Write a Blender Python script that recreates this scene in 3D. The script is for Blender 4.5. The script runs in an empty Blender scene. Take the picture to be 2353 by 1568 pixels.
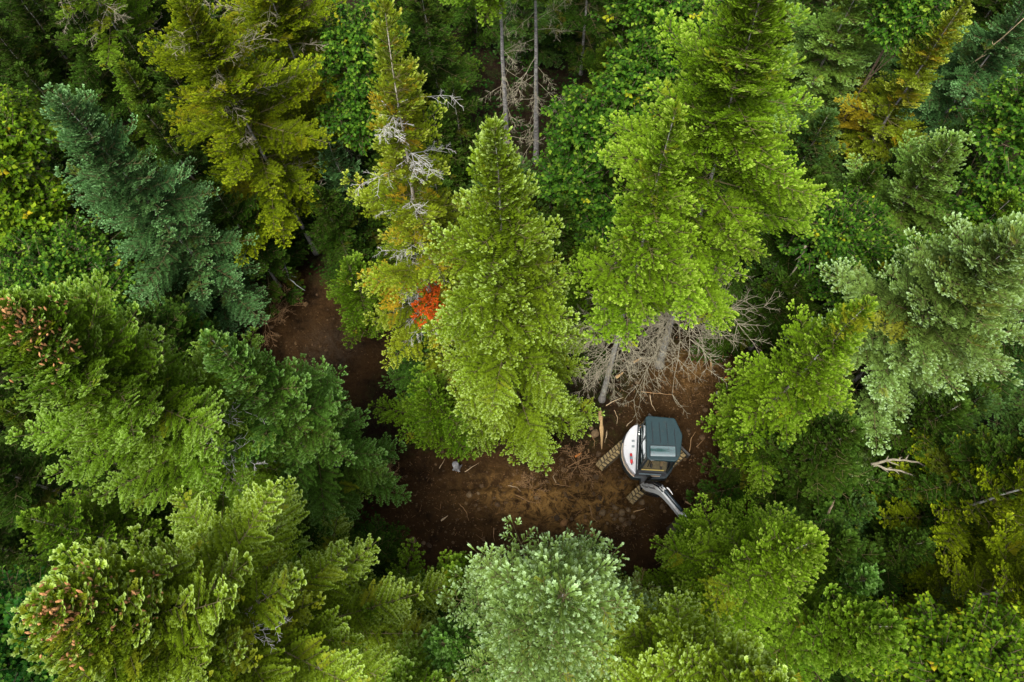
import bpy, math, random
import numpy as np
from mathutils import Vector, Matrix
PI = math.pi
R = math.radians
scene = bpy.context.scene
COL = scene.collection
rng = np.random.default_rng(7)

# ---------------------------------------------------------------- camera
H = 25.0                      # height of the drone above the dirt
F = 1569.0                    # focal length in the 2353 px wide working picture
CX, CY = 1176.5, 784.0
NAD = (1224.0, 1506.0)        # picture point straight below the drone


def _cam():
    n = np.array([(NAD[0] - CX) / F, -(NAD[1] - CY) / F, -1.0])
    wz = -n / np.linalg.norm(n)
    y = np.array([0, 1.0, 0])
    wy = y - y.dot(wz) * wz
    wy /= np.linalg.norm(wy)
    wx = np.cross(wy, wz)
    return np.array([wx, wy, wz])


RC = _cam()


def ray(px, py):
    d = RC @ np.array([(px - CX) / F, -(py - CY) / F, -1.0])
    return d / -d[2]


def at(px, py, z=0.0):
    d = ray(px, py)
    k = H - z
    return np.array([d[0] * k, d[1] * k, z])


cd = bpy.data.cameras.new("camera")
cam = bpy.data.objects.new("camera", cd)
COL.objects.link(cam)
cd.sensor_width = 36.0
cd.lens = F / 2353.0 * 36.0
cd.clip_start = 0.1
cd.clip_end = 1000
M = Matrix([list(RC[0]) + [0], list(RC[1]) + [0], list(RC[2]) + [H], [0, 0, 0, 1]])
cam.matrix_world = M
scene.camera = cam

# ---------------------------------------------------------------- light
SUN_EL, SUN_AZ = R(62), R(200)      # azimuth measured clockwise from +Y
w = bpy.data.worlds.new("World")
scene.world = w
w.use_nodes = True
nt = w.node_tree
bg = nt.nodes["Background"]
sky = nt.nodes.new("ShaderNodeTexSky")
sky.sky_type = 'NISHITA'
sky.sun_disc = False
sky.sun_elevation = SUN_EL
sky.sun_rotation = SUN_AZ
sky.dust_density = 4.0
sky.air_density = 1.0
hs = nt.nodes.new("ShaderNodeHueSaturation")     # cloud cover takes the blue out of the sky
hs.inputs["Saturation"].default_value = 0.25
nt.links.new(sky.outputs[0], hs.inputs["Color"])
nt.links.new(hs.outputs[0], bg.inputs[0])
bg.inputs[1].default_value = 0.11
sd = bpy.data.lights.new("sun", 'SUN')
sd.energy = 1.5
sd.angle = R(20)
sd.color = (1.0, 0.96, 0.88)
sun = bpy.data.objects.new("sun", sd)
COL.objects.link(sun)
sv = Vector((math.sin(SUN_AZ) * math.cos(SUN_EL), math.cos(SUN_AZ) * math.cos(SUN_EL), math.sin(SUN_EL)))
sun.rotation_euler = (-sv).to_track_quat('-Z', 'Y').to_euler()
sun.location = (0, 0, 60)
scene.view_settings.view_transform = 'Standard'
scene.view_settings.look = 'None'
scene.view_settings.gamma = 1
scene.view_settings.exposure = 1.6
scene.cycles.max_bounces = 4
scene.cycles.diffuse_bounces = 2
scene.cycles.glossy_bounces = 3
scene.cycles.transmission_bounces = 4
scene.cycles.transparent_max_bounces = 8


# ---------------------------------------------------------------- helpers
def tag(o, label=None, cat=None, group=None, kind=None):
    if label: o["label"] = label
    if cat: o["category"] = cat
    if group: o["group"] = group
    if kind: o["kind"] = kind
    return o


def empty(name, loc=(0, 0, 0), rz=0.0):
    o = bpy.data.objects.new(name, None)
    o.empty_display_size = 0.3
    COL.objects.link(o)
    o.location = loc
    o.rotation_euler = (0, 0, rz)
    return o


def mesh_np(name, V, faces, mat, parent=None, col=None, smooth=False, link=True):
    """V (n,3), faces: one (m,3) or (m,4) array, or a list of such arrays"""
    if not isinstance(faces, list):
        faces = [faces]
    faces = [np.asarray(f, dtype=np.int32) for f in faces if len(f)]
    me = bpy.data.meshes.new(name)
    nv = len(V)
    nl = sum(f.size for f in faces)
    nf = sum(len(f) for f in faces)
    me.vertices.add(nv)
    me.vertices.foreach_set("co", np.ascontiguousarray(V, dtype=np.float32).ravel())
    me.loops.add(nl)
    me.loops.foreach_set("vertex_index", np.concatenate([f.ravel() for f in faces]))
    me.polygons.add(nf)
    tot = np.concatenate([np.full(len(f), f.shape[1], dtype=np.int32) for f in faces])
    st = np.concatenate([[0], np.cumsum(tot)[:-1]]).astype(np.int32)
    me.polygons.foreach_set("loop_start", st)
    me.polygons.foreach_set("use_smooth", np.full(nf, smooth))
    if col is not None:
        a = me.color_attributes.new("tint", 'FLOAT_COLOR', 'POINT')
        a.data.foreach_set("color", np.ascontiguousarray(col, dtype=np.float32).ravel())
    me.update(calc_edges=True)
    me.validate()
    if mat: me.materials.append(mat)
    if not link:
        return me
    o = bpy.data.objects.new(name, me)
    COL.objects.link(o)
    if parent: o.parent = parent
    return o


def nodes(mat):
    mat.use_nodes = True
    t = mat.node_tree
    return t, t.nodes, t.links, t.nodes["Principled BSDF"]


def mixrgb(t, fac, a, b, mode='MIX'):
    m = t.nodes.new("ShaderNodeMix")
    m.data_type = 'RGBA'
    m.blend_type = mode
    m.clamp_factor = True
    for sock, v in ((m.inputs[0], fac), (m.inputs[6], a), (m.inputs[7], b)):
        if isinstance(v, (int, float)): sock.default_value = v
        elif isinstance(v, tuple): sock.default_value = v if len(v) == 4 else (*v, 1)
        else: t.links.new(v, sock)
    return m.outputs[2]


def maprange(t, v, a, b, c=0.0, d=1.0):
    m = t.nodes.new("ShaderNodeMapRange")
    t.links.new(v, m.inputs[0])
    for i, x in zip((1, 2, 3, 4), (a, b, c, d)): m.inputs[i].default_value = x
    return m.outputs[0]


def noise(t, scale, detail=4, rough=0.55, coord=None, dist=0.0):
    n = t.nodes.new("ShaderNodeTexNoise")
    n.inputs["Scale"].default_value = scale
    n.inputs["Detail"].default_value = detail
    n.inputs["Roughness"].default_value = rough
    n.inputs["Distortion"].default_value = dist
    if coord is not None: t.links.new(coord, n.inputs["Vector"])
    return n.outputs["Fac"]


def texco(t, out="Object"):
    return t.nodes.new("ShaderNodeTexCoord").outputs[out]


def plain(name, c, rough=0.5, metal=0.0, var=0.12, scale=9.0, dirt=None, dirt_amt=0.4, bump=0.0, coat=0.0):
    """painted or plain surface with procedural wear"""
    m = bpy.data.materials.new(name)
    t, N, L, b = nodes(m)
    co = texco(t)
    n1 = noise(t, scale, 5, 0.6, co)
    c = np.array(c)
    col = mixrgb(t, maprange(t, n1, 0.3, 0.7), tuple(c * (1 - var)), tuple(np.minimum(c * (1 + var), 0.95)))
    if dirt:
        n2 = noise(t, scale * 0.6, 6, 0.7, co, 0.6)
        col = mixrgb(t, maprange(t, n2, 0.62 - dirt_amt * 0.4, 0.78), col, dirt)
    L.new(col, b.inputs["Base Color"])
    b.inputs["Roughness"].default_value = rough
    b.inputs["Metallic"].default_value = metal
    b.inputs["Coat Weight"].default_value = coat
    if bump:
        bn = N.new("ShaderNodeBump")
        bn.inputs["Strength"].default_value = bump
        bn.inputs["Distance"].default_value = 0.02
        L.new(noise(t, scale * 5, 4, 0.6, co), bn.inputs["Height"])
        L.new(bn.outputs[0], b.inputs["Normal"])
    return m


def foliage(name, inner, mid, tip, alt, rough=0.6, trans=0.0):
    """tint = (age towards tip with painted inner shade in needles, branch random, shoot random, discoloured)"""
    m = bpy.data.materials.new(name)
    t, N, L, b = nodes(m)
    a = N.new("ShaderNodeAttribute")
    a.attribute_name = "tint"
    s = N.new("ShaderNodeSeparateColor")
    L.new(a.outputs["Color"], s.inputs[0])
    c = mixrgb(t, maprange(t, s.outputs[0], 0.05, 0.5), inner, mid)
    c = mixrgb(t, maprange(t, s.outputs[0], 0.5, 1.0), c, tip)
    c = mixrgb(t, a.outputs["Alpha"], c, alt)
    br = maprange(t, s.outputs[1], 0, 1, 0.80, 1.18)
    sh = maprange(t, s.outputs[2], 0, 1, 0.90, 1.10)
    mu = N.new("ShaderNodeMath"); mu.operation = 'MULTIPLY'
    L.new(br, mu.inputs[0]); L.new(sh, mu.inputs[1])
    vm = N.new("ShaderNodeVectorMath"); vm.operation = 'SCALE'
    L.new(c, vm.inputs[0]); L.new(mu.outputs[0], vm.inputs["Scale"])
    L.new(vm.outputs[0], b.inputs["Base Color"])
    b.inputs["Roughness"].default_value = rough
    b.inputs["Specular IOR Level"].default_value = 0.04
    if trans:
        tr = N.new("ShaderNodeBsdfTranslucent")
        L.new(vm.outputs[0], tr.inputs["Color"])
        mx = N.new("ShaderNodeMixShader")
        mx.inputs[0].default_value = trans
        L.new(b.outputs[0], mx.inputs[1]); L.new(tr.outputs[0], mx.inputs[2])
        L.new(mx.outputs[0], N["Material Output"].inputs[0])
    return m


def bark(name, c1, c2, lichen=None, scale=6.0):
    m = bpy.data.materials.new(name)
    t, N, L, b = nodes(m)
    co = texco(t)
    mp = N.new("ShaderNodeMapping")
    mp.inputs["Scale"].default_value = (1, 1, 2.5)
    L.new(co, mp.inputs[0])
    n1 = noise(t, scale, 6, 0.65, mp.outputs[0], 0.4)
    col = mixrgb(t, maprange(t, n1, 0.35, 0.65), c1, c2)
    if lichen:
        n2 = noise(t, 3.0, 5, 0.7, co, 0.5)
        col = mixrgb(t, maprange(t, n2, 0.5, 0.6), col, lichen)
    L.new(col, b.inputs["Base Color"])
    b.inputs["Roughness"].default_value = 0.9
    bn = N.new("ShaderNodeBump")
    bn.inputs["Strength"].default_value = 0.6
    bn.inputs["Distance"].default_value = 0.03
    L.new(n1, bn.inputs["Height"])
    L.new(bn.outputs[0], b.inputs["Normal"])
    return m


def unit(v):
    return v / np.maximum(np.linalg.norm(v, axis=-1, keepdims=True), 1e-9)


def tubes(P0, P1, R0, R1, sides=3):
    """straight tapered prisms, vectorised -> V, quads"""
    P0, P1 = np.asarray(P0, float), np.asarray(P1, float)
    R0, R1 = np.broadcast_to(R0, len(P0)), np.broadcast_to(R1, len(P0))
    d = unit(P1 - P0)
    ref = np.where(np.abs(d[:, 2:3]) > 0.9, [[1.0, 0, 0]], [[0, 0, 1.0]])
    u = unit(np.cross(d, ref))
    v = np.cross(d, u)
    n = len(P0)
    an = np.arange(sides) * 2 * PI / sides
    ring = np.cos(an)[None, :, None] * u[:, None, :] + np.sin(an)[None, :, None] * v[:, None, :]
    A = P0[:, None, :] + ring * R0[:, None, None]
    B = P1[:, None, :] + ring * R1[:, None, None]
    V = np.concatenate([A, B], axis=1).reshape(-1, 3)
    base = (np.arange(n) * 2 * sides)[:, None, None]
    i = np.arange(sides)
    j = (i + 1) % sides
    q = np.stack([i, j, j + sides, i + sides], axis=1)[None]
    return V, (base + q).reshape(-1, 4)


def polytube(pts, radii, sides=8, cap=True):
    """one continuous tube along a polyline -> V, [quads, tris]"""
    pts = np.asarray(pts, float)
    n = len(pts)
    tn = np.gradient(pts, axis=0)
    tn = unit(tn)
    ref = np.array([1.0, 0, 0]) if abs(tn[0, 2]) > 0.8 else np.array([0, 0, 1.0])
    V = []
    an = np.arange(sides) * 2 * PI / sides
    u = unit(np.cross(tn[0], ref))
    for k in range(n):
        u = u - tn[k] * u.dot(tn[k])
        u = u / np.linalg.norm(u)
        v = np.cross(tn[k], u)
        V.append(pts[k] + radii[k] * (np.cos(an)[:, None] * u + np.sin(an)[:, None] * v))
    V = np.concatenate(V)
    q = []
    for k in range(n - 1):
        for i in range(sides):
            j = (i + 1) % sides
            q.append((k * sides + i, k * sides + j, (k + 1) * sides + j, (k + 1) * sides + i))
    tri = []
    if cap:
        V = np.concatenate([V, pts[:1], pts[-1:]])
        a, b = n * sides, n * sides + 1
        for i in range(sides):
            j = (i + 1) % sides
            tri.append((a, j, i))
            tri.append((b, (n - 1) * sides + i, (n - 1) * sides + j))
    return V, [np.array(q), np.array(tri)] if cap else [np.array(q)]


def join(parts):
    """parts: list of (V, faces) -> V, faces list grouped by arity"""
    Vs, F3, F4, o = [], [], [], 0
    for V, fs in parts:
        if not isinstance(fs, list): fs = [fs]
        for f in fs:
            if len(f) == 0: continue
            f = np.asarray(f)
            (F3 if f.shape[1] == 3 else F4).append(f + o)
        Vs.append(V)
        o += len(V)
    out = []
    if F3: out.append(np.concatenate(F3))
    if F4: out.append(np.concatenate(F4))
    return np.concatenate(Vs), out
# ---------------------------------------------------------------- trees
def side_twigs(P, D, Nn, L, B, s0, spacing, kmin, lfun, ang, g, jit=0.12, both=True):
    """twigs along both sides of parent axes; returns pos, dir, normal, length, parent, relative place"""
    per = 2 if both else 1
    cnt = np.maximum(np.ceil((L - s0) / spacing), 0).astype(int) * per
    idx = np.repeat(np.arange(len(L)), cnt)
    if len(idx) == 0:
        z = np.zeros((0, 3))
        return z, z, z, np.zeros(0), idx, np.zeros(0)
    k = np.arange(len(idx)) - np.repeat(np.cumsum(cnt) - cnt, cnt)
    s = s0[idx] + (k // per + g.random(len(idx)) * 0.75) * spacing
    ok = s < L[idx] * 0.99
    idx, k, s = idx[ok], k[ok], s[ok]
    f = s / L[idx]
    pos = P[idx] + D[idx] * s[:, None] + B[idx] * (f ** 2)[:, None]
    side = np.where(k % 2 == 0, 1.0, -1.0)
    dd = unit(D[idx] + B[idx] * (2 * f / L[idx])[:, None])
    S = unit(np.cross(Nn[idx], dd))
    a = g.normal(ang, 0.08, len(idx))
    d = np.cos(a)[:, None] * dd + (np.sin(a) * side)[:, None] * S + g.normal(0, jit, (len(idx), 3))
    d = unit(d)
    n = unit(Nn[idx] + g.normal(0, 0.15, (len(idx), 3)))
    ln = lfun(L[idx] - s, g)
    return pos, d, n, ln, idx, f


def shoots_mesh(P, D, Nn, L, Wd, age, br, alt, g):
    """every shoot is a comb of needles set left, right and on top of its axis, raked forward"""
    n = len(P)
    S = unit(np.cross(Nn, D))
    U = np.cross(D, S)
    ks = 4
    nv = ks + 1 + 3 * ks
    V = np.empty((n, nv, 3))
    C = np.empty((n, nv, 4))
    wv = np.array([0.62, 0.95, 1.0, 0.72])
    T = []
    for k in range(ks + 1):
        f = k / ks
        V[:, k] = P + D * (L * f)[:, None] + U * (Wd * 0.10 * math.sin(PI * f))[:, None]
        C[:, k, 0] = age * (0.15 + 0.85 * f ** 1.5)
    for k in range(ks):
        f = (k + 0.55) / ks
        fw = L * min(f + 0.30, 1.08)
        for j in range(3):
            i = ks + 1 + 3 * k + j
            q = P + D * (fw * g.uniform(0.93, 1.07, n))[:, None]
            w_ = (Wd * wv[k] * 0.84 * g.uniform(0.75, 1.2, n))[:, None]
            if j == 0: q = q + S * w_ + U * w_ * 0.30
            elif j == 1: q = q - S * w_ + U * w_ * 0.30
            else: q = q + U * w_ * 0.85 + S * w_ * g.uniform(-0.3, 0.3, (n, 1))
            V[:, i] = q
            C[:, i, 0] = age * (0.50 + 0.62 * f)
            T.append((k, min(k + 2, ks) if j < 2 else k + 1, i))
    T = np.array(T)
    Fc = (np.arange(n) * nv)[:, None, None] + T[None]
    C[:, :, 1] = br[:, None]
    C[:, :, 2] = g.random(n)[:, None]
    C[:, :, 3] = alt[:, None]
    return V.reshape(-1, 3), Fc.reshape(-1, 3), C.reshape(-1, 4)


def conifer_mesh(seed, h, Rm, cb, dens=1.0, whorl=0.60, sl=0.14, sw=0.042, e_top=52, e_bot=-14,
                 alt_p=0.015, gap=0.12, prof=0.85, cone=0.0, uplift=0.10, lumpy=0.24, qs=0.78, fill=2, lift=0.22, bare=0.30, stiff=0.0, altband=None, dead=0.0):
    """crown of shoots + live branch wood, standing on z=0 with its trunk on the z axis"""
    g = np.random.default_rng(seed)
    zs, z = [], h - 0.25
    while z > cb:
        q = (h - z) / (h - cb)
        zs.append(z)
        z -= whorl * (0.5 + 0.6 * min(1, q * 3)) * g.uniform(0.8, 1.2)
    P, D, L, B, q_ = [], [], [], [], []
    ph = g.random() * 6.3
    lump_a, lump_b = g.random(2) * 6.3
    for z in zs:
        q = (h - z) / (h - cb)
        Lq = Rm * min(1.0, (q / qs)) ** prof * (1 - 0.18 * max(0, (q - 0.8) / 0.2)) + 0.10
        nb = int(g.integers(5, 8)) + (1 if Lq > 1.5 else 0)
        ph += 2.4
        for i in range(nb):
            if g.random() < gap * min(1, q * 4): continue
            a = ph + (i + g.normal(0, 0.22)) * 2 * PI / nb
            inter = i % 3 == 2
            l = Lq * g.uniform(0.72, 1.12) * (0.72 if inter else 1.0)
            l *= 1 + lumpy * math.sin(2 * a + lump_a + z * 0.9) * min(1, q * 3) + 0.5 * lumpy * math.sin(3 * a + lump_b - z * 1.7)
            e = R(e_top + (e_bot - e_top) * min(1, q * 1.25) ** 0.6) + g.normal(0, 0.10)
            d = np.array([math.cos(a) * math.cos(e), math.sin(a) * math.cos(e), math.sin(e)])
            P.append((0, 0, z + g.uniform(-0.5, 0.5) * whorl * (0.25 if not inter else 1.0)))
            D.append(d); L.append(max(l, 0.12)); q_.append(q)
            B.append((0, 0, uplift * l * (1 if q > 0.15 else 0)))
        for i in range(fill + (4 if q < 0.55 and fill else 0)):
            a = g.uniform(0, 6.28); e = R(g.uniform(15, 55))
            P.append((0, 0, z + g.uniform(-.5, .5) * whorl)); D.append(np.array([math.cos(a) * math.cos(e), math.sin(a) * math.cos(e), math.sin(e)]))
            L.append(max(.12, Lq * g.uniform(.25, .5))); B.append((0, 0, 0)); q_.append(q)
    # the leader
    P.append((0, 0, h - 0.45)); D.append((0.02, 0.01, 1)); L.append(0.5); B.append((0, 0, 0)); q_.append(0.0)
    P, D, L, B, q_ = np.array(P), unit(np.array(D, float)), np.array(L), np.array(B), np.array(q_)
    Nn = unit(np.cross(D, np.cross(np.array([0, 0, 1.0]) + 1e-3 * D[:, [1, 0, 2]], D)))
    bad = np.abs(D[:, 2]) > 0.97
    Nn[bad] = np.array([1.0, 0, 0])
    nb1 = len(L)
    brr = g.random(nb1)
    isdead = g.random(nb1) < dead
    alt1 = np.where(g.random(nb1) < alt_p, g.uniform(0.3, 0.8, nb1), g.uniform(0, 0.12, nb1))
    if altband:
        z0, z1, pa = altband
        inb = (P[:, 2] > z0) & (P[:, 2] < z1)
        alt1 = np.where(inb & (g.random(nb1) < pa), g.uniform(0.6, 1.0, nb1), alt1)
    d2 = 0.225 / dens
    s0 = np.clip(bare * (q_ - 0.25) / 0.5, 0.05, bare) * L
    p2, dr2, n2, l2, i2, f2 = side_twigs(P, D, Nn, L, B, s0, d2, 1, lambda r, g: np.clip(0.60 * r + 0.10, 0.08, 0.70) * g.uniform(0.7, 1.12, len(r)), 0.95, g, 0.085)
    B2 = np.zeros_like(p2); B2[:, 2] = g.normal(0.10, 0.08, len(l2)) * l2
    br2 = np.clip(brr[i2] * 0.7 + g.random(len(l2)) * 0.3, 0, 1)
    alt2 = alt1[i2]
    alt2 = np.clip(alt2 + (g.random(len(l2)) < alt_p * 0.8) * g.uniform(0.3, 0.8, len(l2)), 0, 1)
    live2 = ~isdead[i2]
    d3 = 0.078 / dens
    p3, dr3, n3, l3, i3, f3 = side_twigs(p2[live2], dr2[live2], n2[live2], l2[live2], B2[live2], np.minimum(0.03 + 0 * l2[live2], 0.2), d3, 1,
                                         lambda r, g: np.clip(0.30 * r + 0.55 * sl, 0.05, max(0.20, 1.5 * sl)) * g.uniform(0.75, 1.15, len(r)), 0.85, g, 0.07)
    br3, alt3, fo3 = br2[live2][i3], alt2[live2][i3], f2[live2][i3]
    # long twigs carry small shoots in turn
    big = l3 > sl * 1.15
    B3 = np.zeros_like(p3)
    p4, dr4, n4, l4, i4, f4 = side_twigs(p3[big], dr3[big], n3[big], l3[big], B3[big], 0.02 + 0 * l3[big], 0.09 / dens, 1,
                                         lambda r, g: np.full(len(r), sl * 0.72) * g.uniform(0.75, 1.15, len(r)), 0.8, g, 0.08)
    # every twig ends in a shoot
    def endshoot(p, d, n, l, Bv, length):
        f = np.maximum(l - length * 0.55, 0) / l
        return p + d * (l * f)[:, None] + Bv * (f ** 2)[:, None]
    P5 = [p3, p4, endshoot(p2[live2], dr2[live2], n2[live2], l2[live2], B2[live2], sl), endshoot(P[~isdead], D[~isdead], Nn[~isdead], L[~isdead], B[~isdead], sl)]
    D5 = [dr3, dr4, dr2[live2], unit(D[~isdead] + B[~isdead] * (2 / L[~isdead])[:, None])]
    N5 = [n3, n4, n2[live2], Nn[~isdead]]
    L5 = [np.minimum(l3, sl * 1.5), l4, np.full(live2.sum(), sl * 1.15), np.full((~isdead).sum(), sl * 1.35)]
    ff = f2[live2][i3] * 0 + f2[live2][i3]
    a3 = 0.22 + 0.78 * np.clip((ff - 0.05) / 0.75, 0, 1) * (0.6 + 0.4 * f3)  # older inner needles, made darker still to paint the crown's inner shade
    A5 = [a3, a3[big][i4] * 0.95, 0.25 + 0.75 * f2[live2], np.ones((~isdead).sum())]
    R5 = [br3, br3[big][i4], br2[live2], brr[~isdead]]
    T5 = [alt3, alt3[big][i4], alt2[live2], alt1[~isdead]]
    P5, D5, N5, L5, A5, R5, T5 = [np.concatenate(x) for x in (P5, D5, N5, L5, A5, R5, T5)]
    D5 = unit(D5 + np.array([0, 0, lift]) + g.normal(0, 0.045, D5.shape))
    Wd = sw * g.uniform(0.8, 1.2, len(L5)) * np.clip(L5 / sl, 0.7, 1.15)
    A5 = np.clip(A5 + g.normal(0, 0.05, len(A5)), 0, 1)
    V, Fc, C = shoots_mesh(P5, D5, N5, L5, Wd, A5, R5, T5, g)
    if cone:
        # brown cones among the top branches
        sel = g.random(nb1) < cone
        sel &= q_ < 0.16
        cp, cdv = [], []
        for i in np.where(sel)[0]:
            for _ in range(8):
                f = g.uniform(0.35, 0.95)
                cp.append(P[i] + D[i] * L[i] * f + B[i] * f * f + g.normal(0, 0.09, 3)); cdv.append((g.normal(0, .4), g.normal(0, .4), -0.7))
        cp, cdv = np.array(cp), unit(np.array(cdv))
    else:
        cp = cdv = None
    # wood of the live branches: three straight pieces each, and the twigs
    sA, sB, rA, rB = [], [], [], []
    for a, b in ((0, 0.35), (0.35, 0.7), (0.7, 1.0)):
        sA.append(P + D * (L * a)[:, None] + B * a * a); sB.append(P + D * (L * b)[:, None] + B * b * b)
        r = 0.004 + 0.006 * L
        rA.append(r * (1 - 0.8 * a)); rB.append(r * (1 - 0.8 * b))
    lng = (l2 > 0.25) | ~live2
    sA.append(p2[lng]); sB.append(p2[lng] + dr2[lng] * l2[lng][:, None] * 0.85 + B2[lng] * 0.72)
    rA.append(np.full(lng.sum(), 0.007)); rB.append(np.full(lng.sum(), 0.003))
    VW, FW = tubes(np.concatenate(sA), np.concatenate(sB), np.concatenate(rA), np.concatenate(rB), 3)
    return (V, Fc, C), (VW, FW), (cp, cdv), len(L5)


def dead_branches(seed, z0, z1, n, lmin, lmax, e0=-25, e1=15, twig=1.0, az=None, droop=-0.15):
    """bare twigs hanging from the lower trunk"""
    g = np.random.default_rng(seed)
    A, Bq, ra, rb = [], [], [], []

    def grow(p, d, l, r, lev):
        k = 5
        step = l / k
        for i in range(k):
            d2 = d + g.normal(0, 0.10, 3) + np.array([0, 0, droop / k])
            d2 = d2 / np.linalg.norm(d2)
            q = p + d2 * step
            A.append(p); Bq.append(q); ra.append(r * (1 - 0.75 * i / k)); rb.append(r * (1 - 0.75 * (i + 1) / k))
            if lev < 2 and (i > 0 or lev > 0):
                for s in (1, -1, 1):
                    if g.random() < (0.8 if lev == 0 else 0.42) * twig:
                        up = np.array([0, 0, 1.0]) + g.normal(0, 0.5, 3)
                        sd = np.cross(up, d2); sd /= np.linalg.norm(sd)
                        an = g.uniform(0.5, 1.0)
                        grow(q, d2 * math.cos(an) + sd * s * math.sin(an), l * g.uniform(0.22, 0.5) * (1 - 0.1 * i), r * 0.5, lev + 1)
            p, d = q, d2
    for i in range(n):
        a = g.uniform(0, 2 * PI) if az is None else R(g.uniform(*az))
        e = R(g.uniform(e0, e1))
        z = g.uniform(z0, z1)
        l = g.uniform(lmin, lmax)
        grow(np.array([0.03 * math.cos(a), 0.03 * math.sin(a), z]), np.array([math.cos(a) * math.cos(e), math.sin(a) * math.cos(e), math.sin(e)]), l, 0.004 + 0.005 * l, 0)
    return tubes(np.array(A), np.array(Bq), np.array(ra) * .8 + 0.0022, np.array(rb) * .8 + 0.0022, 4)


def trunk_mesh(seed, h, r0, roots=True, wob=0.02):
    g = np.random.default_rng(seed + 99)
    k = 14
    zs = np.linspace(-0.15, h - 0.2, k)
    zs[1] = 0.12; zs[2] = 0.5
    pts = np.stack([g.normal(0, wob, k) * (zs / h), g.normal(0, wob, k) * (zs / h), zs], axis=1)
    rad = np.maximum(r0 * (1 - zs / h) ** 1.15, 0.008)
    if roots: rad[0] *= 1.5; rad[1] *= 1.25
    return polytube(pts, rad, 10)


def cone_mesh(cp, cdv):
    """small hanging spruce cones, one part of the tree"""
    A = cp; Bq = cp + cdv * 0.045; C2 = cp + cdv * 0.09
    V1, F1 = tubes(A, Bq, 0.008, 0.020, 5)
    V2, F2 = tubes(Bq, C2, 0.020, 0.005, 5)
    return np.concatenate([V1, V2]), np.concatenate([F1, F2 + len(V1)])


NSHOOT = [0]


def place_tree(tip, foot=None, h=None, lean=False):
    t = ray(*tip)[:2]
    if h is None:
        f = ray(*foot)[:2]
        h = H - H * f.dot(t) / t.dot(t)
    xy_t = t * (H - h)
    if lean:
        xy_f = ray(*foot)[:2] * H
    else:
        xy_f = xy_t
    return xy_f, xy_t, h


PAL = {}
WOOD = {}


def get_pal(k):
    return PAL[k]


def tree_root(name, label, cat, group, xy_f, xy_t, h):
    o = empty(name, (xy_f[0], xy_f[1], 0.0))
    d = Vector((xy_t[0] - xy_f[0], xy_t[1] - xy_f[1], h))
    if Vector((d.x, d.y, 0)).length > 0.02:
        o.rotation_mode = 'QUATERNION'
        o.rotation_quaternion = Vector((0, 0, 1)).rotation_difference(d)
    tag(o, label, cat, group)
    return o, d.length


TOTAL = []


def conifer(label, tip, foot=None, h=None, Rm=2.0, cb=1.0, pal='green', seed=1, lean=False, r0=None, dead=None,
            wood='bark', name='conifer_tree', cat='conifer', group='conifers of the forest', cbpx=None, deadwood='deadwood', **kw):
    xy_f, xy_t, h = place_tree(tip, foot, h, lean)
    o, ln = tree_root(name, label, cat, group, xy_f, xy_t, h)
    if cbpx is not None:       # height at which the live crown begins, from a picture point on the trunk
        rr = ray(*cbpx)[:2]
        cb = H - np.linalg.norm(xy_f) / np.linalg.norm(rr)
    cm, wm, cn, k = conifer_mesh(seed, ln, Rm, cb, **kw)
    NSHOOT[0] += k
    mesh_np('crown', cm[0], cm[1], PAL[pal], o, col=cm[2])
    mesh_np('branches', wm[0], wm[1], WOOD['twig'], o)
    V, Fs = trunk_mesh(seed, ln, r0 or (0.03 + 0.006 * h))
    mesh_np('trunk', V, Fs, WOOD[wood], o, smooth=True)
    if cn[0] is not None and len(cn[0]):
        V, Fs = cone_mesh(*cn)
        mesh_np('cones', V, Fs, WOOD['cone'], o)['kind'] = 'stuff'
    if dead:
        V, Fs = dead_branches(seed + 5, **dead)
        mesh_np('dead_branches', V, Fs, WOOD[deadwood], o)
    print(f"TREE {label[:46]:46s} h={h:5.2f} xy=({xy_f[0]:6.2f},{xy_f[1]:6.2f}) shoots={k}")
    return o


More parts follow.
